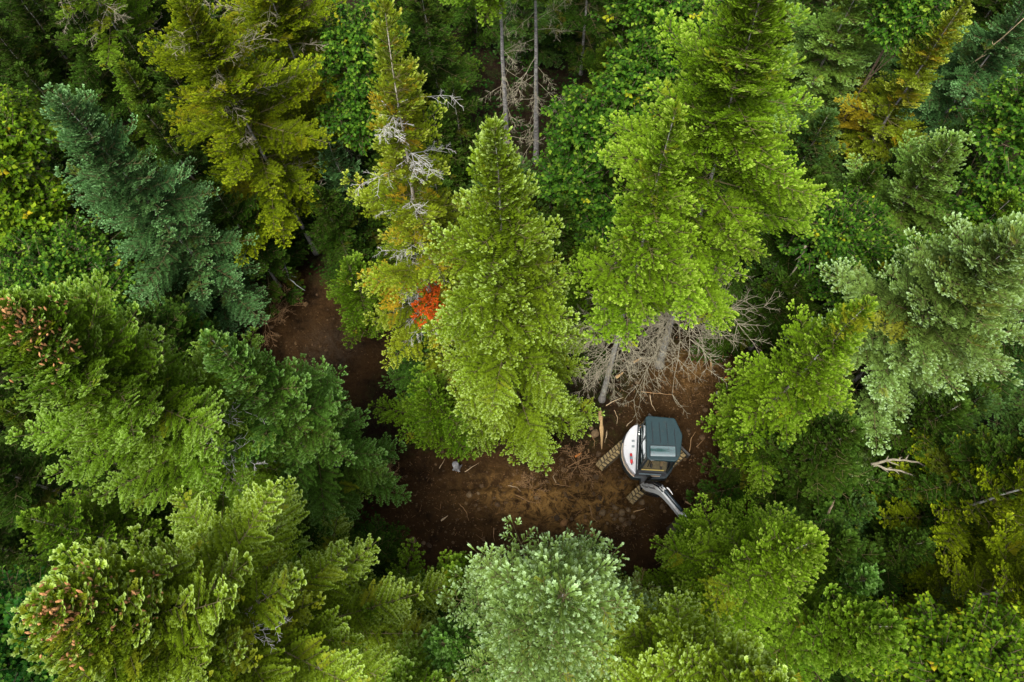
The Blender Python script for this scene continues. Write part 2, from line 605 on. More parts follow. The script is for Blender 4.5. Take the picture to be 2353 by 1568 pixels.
def leafy_mesh(seed, blobs, ntw, leaf=0.085, nl=9, tw=0.42, up=0.35):
    """twigs of real leaves spread through several overlapping clumps; blobs: (x,y,z,rx,ry,rz)"""
    g = np.random.default_rng(seed)
    vol = np.array([b[3] * b[4] * b[5] for b in blobs]) ** 0.67
    pick = g.choice(len(blobs), ntw, p=vol / vol.sum())
    b = np.array(blobs)[pick]
    d = unit(g.normal(0, 1, (ntw, 3)))
    d[:, 2] = np.where(d[:, 2] < -0.25, -d[:, 2], d[:, 2])
    r = g.random(ntw) ** 0.33 * (0.55 + 0.55 * np.sin(4 * d[:, 0] + 3 * d[:, 1] + 2.5 * d[:, 2] + pick * 2.0) ** 2)
    base = b[:, :3] + d * b[:, 3:] * r[:, None]
    td = unit(d * np.array([1, 1, 0.8]) + g.normal(0, 0.45, (ntw, 3)) + np.array([0, 0, 0.25]))
    tl = tw * g.uniform(0.6, 1.2, ntw)
    # leaves alternate along each twig
    idx = np.repeat(np.arange(ntw), nl)
    kk = np.tile(np.arange(nl), ntw)
    f = (kk + g.random(len(idx)) * 0.8 + 0.3) / nl
    P = base[idx] + td[idx] * (tl[idx] * f)[:, None]
    side = np.where(kk % 2 == 0, 1.0, -1.0)
    S = unit(np.cross(td[idx], g.normal(0, 0.3, (len(idx), 3)) + np.array([0, 0, 1.0])))
    D = unit(td[idx] * 0.6 + S * side[:, None] * 0.9 + np.array([0, 0, -0.25]) + g.normal(0, 0.25, (len(idx), 3)))
    Nn = unit(np.array([0, 0, 1.0]) + 0.5 * td[idx] + g.normal(0, 0.35, (len(idx), 3)))
    S2 = unit(np.cross(Nn, D)); U = np.cross(D, S2)
    l = 1.2 * leaf * g.uniform(0.7, 1.25, len(idx)); wd = l * 0.40
    P = P + D * 0.02
    n = len(idx)
    V = np.empty((n, 6, 3))
    V[:, 0] = P
    V[:, 1] = P + D * (l * .38)[:, None] + S2 * wd[:, None] + U * (wd * .35)[:, None]
    V[:, 2] = P + D * (l * .38)[:, None] - S2 * wd[:, None] + U * (wd * .35)[:, None]
    V[:, 3] = P + D * (l * .42)[:, None]
    V[:, 4] = P + D * (l * .98)[:, None] - U * (l * .10)[:, None]
    V[:, 5] = P + D * (l * .72)[:, None] + S2 * (wd * .55)[:, None] * np.where(kk % 2 == 0, 1, -1)[:, None]
    T = np.array([[0, 1, 3], [0, 3, 2], [3, 1, 4], [3, 4, 2]])
    Fc = ((np.arange(n) * 6)[:, None, None] + T[None]).reshape(-1, 3)
    C = np.zeros((n, 6, 4))
    young = np.clip(f - 0.45, 0, 1) * 1.6 * (0.35 + 0.65 * g.random(ntw)[idx])
    C[:, :, 0] = np.clip(young + g.normal(0, .08, n), 0, 1)[:, None]
    C[:, :, 1] = g.random(ntw)[idx][:, None]
    C[:, :, 2] = g.random(n)[:, None]
    C[:, :, 3] = ((g.random(ntw) < 0.012)[idx] * g.uniform(.4, 1, n))[:, None]
    tA, tB = base - td * 0.12, base + td * tl[:, None]
    VW, FW = tubes(tA, tB, 0.006, 0.002, 3)
    return (V.reshape(-1, 3), Fc, C.reshape(-1, 4)), (VW, FW), base


def leafy(label, c, h, blobs, ntw, pal='leaf', seed=1, name='broadleaf_tree', cat='broadleaf tree', group='broadleaf trees and shrubs', trunk=0.06, **kw):
    """c: picture point of the crown's middle at height hc; blobs relative to the trunk"""
    px, py, zc = c
    p = at(px, py, zc)
    o = empty(name, (p[0], p[1], 0))
    tag(o, label, cat, group)
    cm, wm, base = leafy_mesh(seed, blobs, ntw, **kw)
    mesh_np('crown', cm[0], cm[1], PAL[pal], o, col=cm[2])
    g = np.random.default_rng(seed + 3)
    parts = []
    zt = max(b[2] for b in blobs)
    pts = np.array([[0, 0, -0.1], [0.03, 0.02, zt * 0.4], [0.0, 0.05, zt * 0.8], [0.02, 0.0, zt]])
    parts.append(polytube(pts, [trunk, trunk * .8, trunk * .5, trunk * .2], 8))
    for b in blobs:
        for _ in range(5):
            e = np.array(b[:3]) + g.normal(0, 0.4, 3) * np.array(b[3:])
            s = np.array([0, 0, max(0.3, min(zt * 0.8, e[2] * g.uniform(.4, .8)))])
            m = (s + e) / 2 + np.array([0, 0, 0.15])
            parts.append(polytube([s, m, e], [trunk * .4, trunk * .25, trunk * .08], 5))
    parts.append((wm[0], wm[1]))
    V, Fs = join(parts)
    mesh_np('trunk', V, Fs, WOOD['twig_brown'], o)
    return o


WOOD['bark'] = bark('grey_bark', (0.13, 0.115, 0.10), (0.30, 0.285, 0.26), (0.36, 0.38, 0.33))
WOOD['twig'] = bark('twig_wood', (0.055, 0.050, 0.014), (0.10, 0.08, 0.025))
WOOD['twig_brown'] = bark('brown_twig', (0.10, 0.07, 0.045), (0.20, 0.14, 0.09))
WOOD['deadwood'] = bark('dead_wood', (0.125, 0.110, 0.070), (0.275, 0.245, 0.17))
WOOD['deadgrey'] = bark('dead_grey_wood', (0.22, 0.21, 0.19), (0.42, 0.41, 0.38))
WOOD['cone'] = bark('cone_scales', (0.30, 0.12, 0.035), (0.46, 0.24, 0.09))
WOOD['lichen'] = bark('lichen_bark', (0.20, 0.16, 0.12), (0.38, 0.34, 0.28), (0.55, 0.52, 0.42))
WOOD['dark_bark'] = bark('dark_bark', (0.08, 0.075, 0.07), (0.28, 0.27, 0.255))
YEL = (0.30, 0.19, 0.012)

AL = (0.16, 0.18, 0.008)
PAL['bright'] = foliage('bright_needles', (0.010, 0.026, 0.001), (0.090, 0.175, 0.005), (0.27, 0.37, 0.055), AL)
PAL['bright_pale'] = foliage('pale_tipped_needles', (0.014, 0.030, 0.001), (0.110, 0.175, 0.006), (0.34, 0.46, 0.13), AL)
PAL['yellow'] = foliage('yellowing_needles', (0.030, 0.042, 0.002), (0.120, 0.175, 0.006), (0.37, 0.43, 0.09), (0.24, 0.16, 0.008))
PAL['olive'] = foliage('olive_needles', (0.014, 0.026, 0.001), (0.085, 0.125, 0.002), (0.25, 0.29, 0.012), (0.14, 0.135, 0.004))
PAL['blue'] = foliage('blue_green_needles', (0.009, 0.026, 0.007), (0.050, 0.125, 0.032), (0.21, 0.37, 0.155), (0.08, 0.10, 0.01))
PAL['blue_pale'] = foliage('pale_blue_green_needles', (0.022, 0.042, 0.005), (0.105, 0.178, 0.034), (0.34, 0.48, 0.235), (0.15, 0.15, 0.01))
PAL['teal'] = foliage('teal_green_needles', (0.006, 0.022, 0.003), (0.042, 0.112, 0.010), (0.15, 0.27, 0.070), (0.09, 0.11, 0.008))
PAL['dark'] = foliage('dark_green_needles', (0.005, 0.013, 0.001), (0.018, 0.048, 0.003), (0.055, 0.11, 0.015), (0.08, 0.08, 0.006))  # green darkened so the shade of the forest gaps sits in the colour
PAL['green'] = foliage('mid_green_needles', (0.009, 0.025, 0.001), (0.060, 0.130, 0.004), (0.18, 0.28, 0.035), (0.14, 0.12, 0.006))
PAL['leaf'] = foliage('green_leaves', (0.016, 0.055, 0.004), (0.055, 0.125, 0.008), (0.20, 0.28, 0.025), (0.28, 0.28, 0.01), 0.45, 0.15)
PAL['leaf_yellow'] = foliage('yellow_green_leaves', (0.035, 0.080, 0.003), (0.080, 0.145, 0.004), (0.23, 0.29, 0.015), (0.36, 0.28, 0.01), 0.45, 0.15)
PAL['leaf_dark'] = foliage('deep_green_leaves', (0.007, 0.045, 0.004), (0.025, 0.080, 0.006), (0.09, 0.17, 0.015), (0.28, 0.30, 0.01), 0.45, 0.15)
PAL['dim_green'] = foliage('shaded_green_needles', (0.006, 0.016, 0.001), (0.032, 0.070, 0.003), (0.09, 0.15, 0.015), AL)  # dimmed copy of the green needles, understory shade painted in
PAL['dim_teal'] = foliage('shaded_teal_needles', (0.004, 0.014, 0.002), (0.022, 0.062, 0.010), (0.065, 0.13, 0.045), AL)  # teal needles again, darkened to carry the understory shade
PAL['fir_green'] = foliage('fresh_fir_needles', (0.012, 0.030, 0.001), (0.075, 0.150, 0.006), (0.25, 0.37, 0.09), AL)
PAL['teal_bright'] = foliage('bright_teal_needles', (0.010, 0.030, 0.003), (0.055, 0.132, 0.014), (0.19, 0.33, 0.10), AL)
PAL['pale_green'] = foliage('pale_green_needles', (0.020, 0.042, 0.003), (0.085, 0.165, 0.022), (0.27, 0.41, 0.15), AL)
PAL['orange'] = foliage('rust_orange_needles', (0.16, 0.025, 0.003), (0.30, 0.045, 0.004), (0.45, 0.10, 0.012), (0.42, 0.10, 0.01))
# ---------------------------------------------------------------- the forest (picture points of tip and foot)
def fir(label, tip, foot=None, **kw):
    return conifer(label, tip, foot, name='fir_tree', cat='fir tree', group='firs round the clearing', **kw)


def spruce(label, tip, foot=None, **kw):
    return conifer(label, tip, foot, name='spruce_tree', cat='spruce tree', group='spruces round the clearing', **kw)


# --- around the clearing
fir('tall bright green fir with pale tips, its full cone standing mid-track on the dirt', (1135, 285), (1183, 940), Rm=3.7, qs=1.0, prof=0.85, lumpy=0.12, cb=0.8,
    pal='bright_pale', seed=11, sl=0.14, sw=0.040, dens=1.05, gap=0.08, )
t2 = spruce('thin yellowing spruce with a lichen-white trunk and a rust-orange dead spray low down', (880, 8), (1015, 860), Rm=2.3, cb=3.4,
            pal='yellow', seed=12, lean=True, gap=0.26, fill=0, alt_p=0.075, sl=0.13, sw=0.036, dens=1.05, wood='lichen', r0=0.14, deadwood='deadgrey',
            dead=dict(z0=2.5, z1=14.5, n=60, lmin=0.4, lmax=1.3, e0=-20, e1=25))
t3 = spruce('slim spruce with a bare grey lower trunk standing just above the excavator', (1555, 245), (1383, 918), Rm=1.45, fill=5, whorl=0.46, sl=0.135, sw=0.038, dens=1.05, cb=7.6, pal='bright', seed=13,
            lean=True, r0=0.115, dead=dict(z0=2.6, z1=8.0, n=44, lmin=0.8, lmax=1.9, e0=-40, e1=5))
t4 = spruce('broad tall yellow-green spruce with a tangle of dead branches under its crown', (1770, -90), (1515, 838), prof=0.6, Rm=2.7, cb=7.4, pal='bright', seed=14,
            lean=True, r0=0.14, sl=0.135, sw=0.038, dens=1.05, fill=4, gap=0.08, dead=dict(z0=3.0, z1=8.0, n=80, lmin=1.2, lmax=3.0, e0=-45, e1=5))
spruce('big olive spruce with bare grey twigs, standing against the top edge', (565, -150), (800, 470), Rm=3.3, cb=5, pal='olive', seed=15, gap=0.24, alt_p=0.10,
       sl=0.15, dead=dict(z0=4, z1=13, n=26, lmin=0.8, lmax=1.8))
spruce('olive spruce with dead grey sprays, at the shoulder of the blue-green spruce', (420, 10), (660, 610), Rm=3.0, prof=0.65, cb=4.4, pal='olive', seed=16, gap=0.24, alt_p=0.08,
       sl=0.15, dead=dict(z0=3, z1=12, n=30, lmin=0.8, lmax=1.7))
spruce('blue-green spruce at upper left, its skirt reaching the dark end of the track', (135, 222), (535, 720), Rm=2.55, prof=0.55, lumpy=0.30, fill=5, r0=.09, cb=1.2, pal='blue', seed=17, sl=0.13, sw=0.034,
       dead=dict(z0=0.8, z1=2.2, n=16, lmin=0.8, lmax=1.8), deadwood='deadwood', gap=0.10)
fir('large fir leaning in from the left edge with rusty brown cones near its top', (12, 715), (670, 1110), Rm=3.3, prof=0.6, cb=1.5, pal='fir_green', seed=18, sl=0.11, sw=0.046, dens=1.15,
    gap=0.08, cone=0.8, dead=dict(z0=4, z1=9, n=12, lmin=1.2, lmax=2.4, e0=-5, e1=25, twig=1.3), deadwood='deadgrey')
fir('deep green fir with a silvery leader, between the coned fir and the dirt', (478, 775), (800, 1085), Rm=2.4, cb=0.6, pal='teal_bright', seed=19, sl=0.125, sw=0.042, dens=1.15, gap=0.08)
fir('yellow-green fir at bottom left with reddish cones round its tip', (95, 1405), (800, 1470), Rm=3.8, prof=0.65, cb=1.5, pal='bright_pale', seed=20, sl=0.10, sw=0.042, dens=1.25,
    gap=0.10, cone=0.9, alt_p=0.10, dead=dict(z0=4, z1=12, n=10, lmin=1.0, lmax=2.3, e0=-5, e1=25, twig=1.3), deadwood='deadgrey')
spruce('pale silver-green spruce seen from straight above at the bottom of the clearing', (1298, 1366), h=15.6, Rm=2.6, cb=1.5, pal='blue_pale', seed=21, lumpy=0.12, prof=0.7, sl=0.16, sw=0.030,
       gap=0.06, whorl=0.48, dens=0.85)
t12 = fir('bright green fir below the excavator, its branches covering the digging arm', (1865, 1248), (1600, 1360), prof=0.65, Rm=2.3, cb=0.8, pal='bright', seed=22, sl=0.12, sw=0.036, dens=1.1, gap=0.08)
fir('green fir at lower right with a pale star-shaped leader pointing right', (2050, 1440), (1740, 1470), Rm=2.1, cb=1, pal='green', seed=23, sl=0.15, sw=0.05, gap=0.10)
fir('light green fir cut by the bottom edge, next to the silver-green spruce', (1800, 1585), h=16.2, Rm=2.4, cb=1, pal='bright_pale', seed=24, sl=0.10, sw=0.036, dens=1.2, gap=0.08)
spruce('narrow yellow-tipped spruce leaning over the right side of the clearing', (1992, 700), (1715, 1040), Rm=2.15, cb=1.0, pal='bright', seed=25, gap=0.12,
       altband=(9.5, 13, 0.35))
spruce('broad silvery blue-green spruce on the right', (2340, 552), (1930, 960), Rm=3.1, prof=0.55, lumpy=0.25, cb=1.6, pal='blue_pale', seed=26, sl=0.17, sw=0.042, gap=0.10,
       dead=dict(z0=0.8, z1=2.0, n=24, lmin=0.8, lmax=2.0))
spruce('pale green spruce with a long pointed leader at upper right', (2196, 322), (1960, 660), Rm=2.4, prof=0.7, cb=1.5, pal='pale_green', seed=27, gap=0.14)
spruce('yellow-olive spruce with a thin leaning top near the upper right corner', (2225, -10), (1960, 470), Rm=1.7, cb=2, pal='yellow', seed=28, r0=.09, wood='dark_bark', fill=4, gap=0.12, alt_p=0.08)
spruce('dense blue-green spruce against the upper right edge', (2400, -40), (2090, 420), Rm=2.6, cb=2, pal='blue', seed=29)
fir('light green fir at the top edge, right of the broad yellow-green spruce', (2015, -110), (1865, 380), Rm=2.5, cb=2.5, pal='pale_green', seed=30, sl=0.15, sw=0.045)
fir('open yellow-green fir with long bare sprays at the lower right edge', (2530, 1060), (2110, 1262), Rm=2.4, cb=1, pal='olive', seed=31, sl=0.13, gap=0.25, e_top=60, e_bot=5)
fir('olive fir with upright sprays low against the right edge', (2520, 1330), (2120, 1400), Rm=2.6, cb=1, pal='olive', seed=32, sl=0.13, gap=0.2, e_top=60, e_bot=5)
fir('shaded green fir at the top left corner', (110, -170), (330, 260), Rm=2.5, cb=3, pal='green', seed=33, dead=dict(z0=3, z1=9, n=16, lmin=0.8, lmax=2), gap=0.18)
spruce('teal young spruce squeezed between the olive spruces and the yellowing spruce', (745, 306), (820, 560), Rm=1.5, cb=0.6, pal='blue', seed=34)
fir('dark fir behind the yellowing spruce, right of its trunk', (1040, 190), (1085, 420), Rm=1.7, cb=0.6, pal='dark', seed=35)
spruce('dark tall spruce at the top edge, just right of the yellowing spruce top', (955, -90), (1020, 300), Rm=2.0, cb=2, pal='dark', seed=36)
t_a = spruce('tall spruce with a straight bare grey trunk, its crown cut by the top edge', (1128, -420), (1168, 388), Rm=2.2, pal='green', seed=37, cbpx=(1155, -30),
             r0=0.135, wood='dark_bark', e_bot=-20, dead=dict(z0=1.0, z1=7.0, n=22, lmin=0.6, lmax=1.5, e0=-40, e1=0), lean=True)
t_b = spruce('dead-limbed spruce with a dark bare trunk, right of the straight grey trunk', (1232, -400), (1232, 372), Rm=1.6, pal='dark', seed=38, cbpx=(1232, -30),
             r0=0.135, wood='dark_bark', dead=dict(z0=1.5, z1=9.5, n=20, lmin=0.8, lmax=1.9, e0=-45, e1=0), lean=True)
spruce('dim green spruce at the top edge above the round-leaved tree', (1370, -260), (1340, 170), Rm=2.3, cb=1.5, pal='dark', seed=39, alt_p=0.1)
# --- lower trees between the tall ones
fir('small star-shaped fir seen from above, left of the silver-green spruce', (1013, 1478), h=8.5, Rm=1.8, cb=0.4, pal='teal', seed=41, sl=0.13)
fir('low green fir at the bottom rim of the dirt', (1045, 1322), h=6.0, Rm=1.5, cb=0.3, pal='green', seed=42, sl=0.12)
fir('low green fir at the lower left rim of the dirt', (850, 1400), h=7.0, Rm=1.9, cb=0.4, pal='green', seed=43, sl=0.12)
fir('dark young fir at the left rim of the dirt, under the deep green fir', (800, 1260), h=4.5, Rm=1.6, cb=0.3, pal='dark', seed=44, sl=0.12)
spruce('young blue-green spruce tucked below the bottom rim of the dirt', (950, 1380), h=4.8, Rm=1.2, cb=0.3, pal='blue', seed=45, sl=0.12)
spruce('dark low spruce on the right rim of the clearing, behind the narrow spruce', (1840, 640), h=5.5, Rm=2.4, cb=0.4, pal='dark', seed=46, sl=0.13)
spruce('dark sapling spruce between the bare trunk and the dead tangle', (1355, 760), h=3.0, Rm=1.1, cb=0.3, pal='dark', seed=47, sl=0.12)
spruce('green low spruce behind the tall central fir, at its right shoulder', (1370, 560), h=6.0, Rm=1.8, cb=0.3, pal='green', seed=48, sl=0.13)
fir('dark fir at the left edge, below the coned fir', (-60, 1060), (110, 1180), Rm=2.4, cb=0.5, pal='dark', seed=49, sl=0.14)
fir('shaded green fir at the left edge, above the round-leaved shrub', (60, 1190), h=8.0, Rm=2.2, cb=0.4, pal='green', seed=50, sl=0.13)
fir('green fir low under the yellowing spruce, at the upper rim of the track', (800, 610), h=4.6, Rm=1.9, cb=0.4, pal='green', seed=51, sl=0.13)
fir('deep green fir filling the gap left of the tall central fir', (965, 770), h=5.0, Rm=1.8, cb=0.3, pal='teal', seed=52, sl=0.14)
spruce('dark spruce in the gap below the olive spruces', (480, 420), h=7.0, Rm=2.0, cb=0.4, pal='dark', seed=53)
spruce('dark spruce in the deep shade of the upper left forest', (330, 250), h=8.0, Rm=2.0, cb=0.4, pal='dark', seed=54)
spruce('small dark spruce under the upper right broadleaf tree', (1900, 420), h=6.5, Rm=2.2, cb=0.4, pal='dark', seed=55)
spruce('shaded green spruce at the right edge, above the silvery spruce', (2330, 450), h=8.0, Rm=2.2, cb=0.4, pal='green', seed=56)
fir('dark young fir in the gap below the open yellow-green fir', (1990, 1330), h=5.5, Rm=1.9, cb=0.3, pal='teal', seed=58)
fir('small green fir between the bright fir and the silver-green spruce', (1560, 1480), h=6.5, Rm=1.8, cb=0.3, pal='teal', seed=59)
fir('pale green young fir at the bottom edge, right of the yellow-green fir', (900, 1600), h=10, Rm=2.0, cb=0.3, pal='fir_green', seed=60, sl=0.13)
fir('green young fir at the foot of the straight bare trunk', (1265, 425), h=3.2, Rm=1.3, cb=0.3, pal='dark', seed=63)
fir('mid green fir spreading under the left side of the tall central fir', (985, 895), h=5.0, Rm=2.0, cb=0.3, pal='green', seed=64, sl=0.14, sw=0.04)
# --- broadleaf trees and shrubs
leafy('round-leaved bright green tree right of the two bare trunks', (1370, 310, 6.0), 7,
      [(0, 0, 6.2, 1.8, 1.6, 1.3), (-0.9, -1.4, 5.0, 1.3, 1.2, 1.1), (1.4, 1.2, 6.8, 1.5, 1.2, 1.1), (0.3, -2.2, 3.8, 1.4, 1.1, 1.1)], 1425, 'leaf', 71, leaf=0.13, nl=8)
leafy('yellow-tinged maple against the left edge', (20, 350, 7.0), 8, [(0, 0, 7, 1.5, 1.8, 1.6), (0.2, -1.6, 5.5, 1.6, 1.5, 1.4)], 1500, 'leaf_yellow', 72, leaf=0.13, nl=8)
leafy('yellow-green leafy shrub above the coned fir on the left', (130, 610, 5.5), 6, [(0, 0, 5.2, 2.0, 1.6, 1.3), (1.2, -0.8, 4.6, 1.5, 1.2, 1.1)], 1425, 'leaf', 73, leaf=0.11, nl=8)
leafy('deep green heart-leaved shrub between the blue-green spruce and the coned fir', (350, 780, 3.6), 4,
      [(0, 0, 3.4, 1.7, 1.1, 0.9), (-1.2, 0.6, 3.2, 1.2, 0.9, 0.8)], 1300, 'leaf_dark', 74, leaf=0.14, nl=8, name='leafy_shrub', cat='shrub')
leafy('deep green leafy shrub in the bottom left corner', (40, 1480, 6.5), 7, [(0, 0, 6.2, 1.9, 1.6, 1.2), (0.5, -1.2, 5.8, 1.6, 1.2, 1.0)], 1500, 'leaf_dark', 75, leaf=0.11, nl=8, name='leafy_shrub', cat='shrub')
leafy('yellow-green leafy shrub in the bottom right corner', (2230, 1530, 6.0), 7, [(0, 0, 5.8, 2.2, 1.5, 1.3), (-1.2, 0.3, 5.0, 1.5, 1.2, 1.0)], 1425, 'leaf_yellow', 76, leaf=0.10, nl=8, name='leafy_shrub', cat='shrub')
leafy('light green leafy tree between the broad spruce and the pale pointed spruce', (1930, 540, 6.0), 7, [(0, 0, 5.8, 1.6, 1.5, 1.2), (0.9, -1.3, 4.8, 1.7, 1.3, 1.1)], 1275, 'leaf', 77, leaf=0.10, nl=8)
leafy('light green leafy bush under the pale pointed spruce', (2080, 630, 5.0), 6, [(0, 0, 4.8, 1.7, 1.2, 1.1), (0.9, 0.3, 4.9, 1.2, 1.0, 0.9)], 1300, 'leaf', 78, leaf=0.10, nl=8, name='leafy_shrub', cat='shrub')
leafy('green leafy tree cut by the top edge, right of the light green fir', (2075, 40, 8.0), 10, [(0, 0, 8, 1.2, 1.2, 1.6)], 700, 'leaf', 79, leaf=0.11, nl=8)
leafy('green leafy tree on the far right edge', (2340, 300, 8.0), 9, [(0, 0, 8, 1.4, 1.6, 1.6), (-0.2, -1.8, 6.4, 1.4, 1.4, 1.4)], 1500, 'leaf', 80, leaf=0.11, nl=8)
leafy('leafy tree at the top edge left of the broad yellow-green spruce', (1545, 70, 8.0), 9, [(0, 0, 8, 1.6, 1.6, 1.4), (-0.8, -1.4, 7, 1.5, 1.4, 1.3), (-1.2, 1.2, 8.4, 1.4, 1.3, 1.3)], 1425, 'leaf', 81, leaf=0.12, nl=8)
leafy('green leafy tree left of the top of the yellowing spruce', (825, 110, 8.5), 9, [(0, 0, 8.3, 1.3, 1.5, 1.5), (0.1, -1.5, 7.0, 1.3, 1.3, 1.3)], 1500, 'leaf', 82, leaf=0.11, nl=8)

# ---------------------------------------------------------------- understory: a few young trees, copied
def proto(name, cat, seed, h, Rm, pal, **kw):
    cm, wm, cn, k = conifer_mesh(seed, h, Rm, 0.25, dens=0.85, sl=0.15, sw=0.05, whorl=0.40, **kw)
    me = [mesh_np('crown', cm[0], cm[1], PAL[pal], col=cm[2], link=False), mesh_np('branches', wm[0], wm[1], WOOD['twig'], link=False)]
    V, Fs = trunk_mesh(seed, h, 0.03 + 0.006 * h)
    me.append(mesh_np('trunk', V, Fs, WOOD['bark'], link=False, smooth=True))
    return name, cat, me


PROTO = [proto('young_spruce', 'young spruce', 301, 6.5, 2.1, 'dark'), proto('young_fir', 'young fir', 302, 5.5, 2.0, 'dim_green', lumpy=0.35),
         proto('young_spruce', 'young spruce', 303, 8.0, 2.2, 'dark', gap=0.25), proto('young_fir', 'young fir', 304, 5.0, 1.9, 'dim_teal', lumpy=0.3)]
PCOL = ['dark', 'green', 'dim', 'teal']
CLEAR = [(560, 560), (640, 560), (720, 640), (860, 740), (960, 880), (1340, 860), (1360, 700), (1500, 700), (1760, 760), (1720, 900), (1700, 1230), (1500, 1330), (1100, 1370), (870, 1330), (850, 1100), (760, 1000), (600, 880)]
CLEARG = [at(*p)[:2] for p in CLEAR]


def inside(p, poly):
    c = False
    for i in range(len(poly)):
        a, b = poly[i], poly[i - 1]
        if (a[1] > p[1]) != (b[1] > p[1]) and p[0] < (b[0] - a[0]) * (p[1] - a[1]) / (b[1] - a[1]) + a[0]: c = not c
    return c


def pix(p):
    v = RC.T @ (np.array(p) - np.array([0, 0, H]))
    return CX + F * v[0] / -v[2], CY - F * v[1] / -v[2]


def edge_dist(p, poly):
    return min(np.linalg.norm(np.array(p) - np.array(q)) for q in poly)


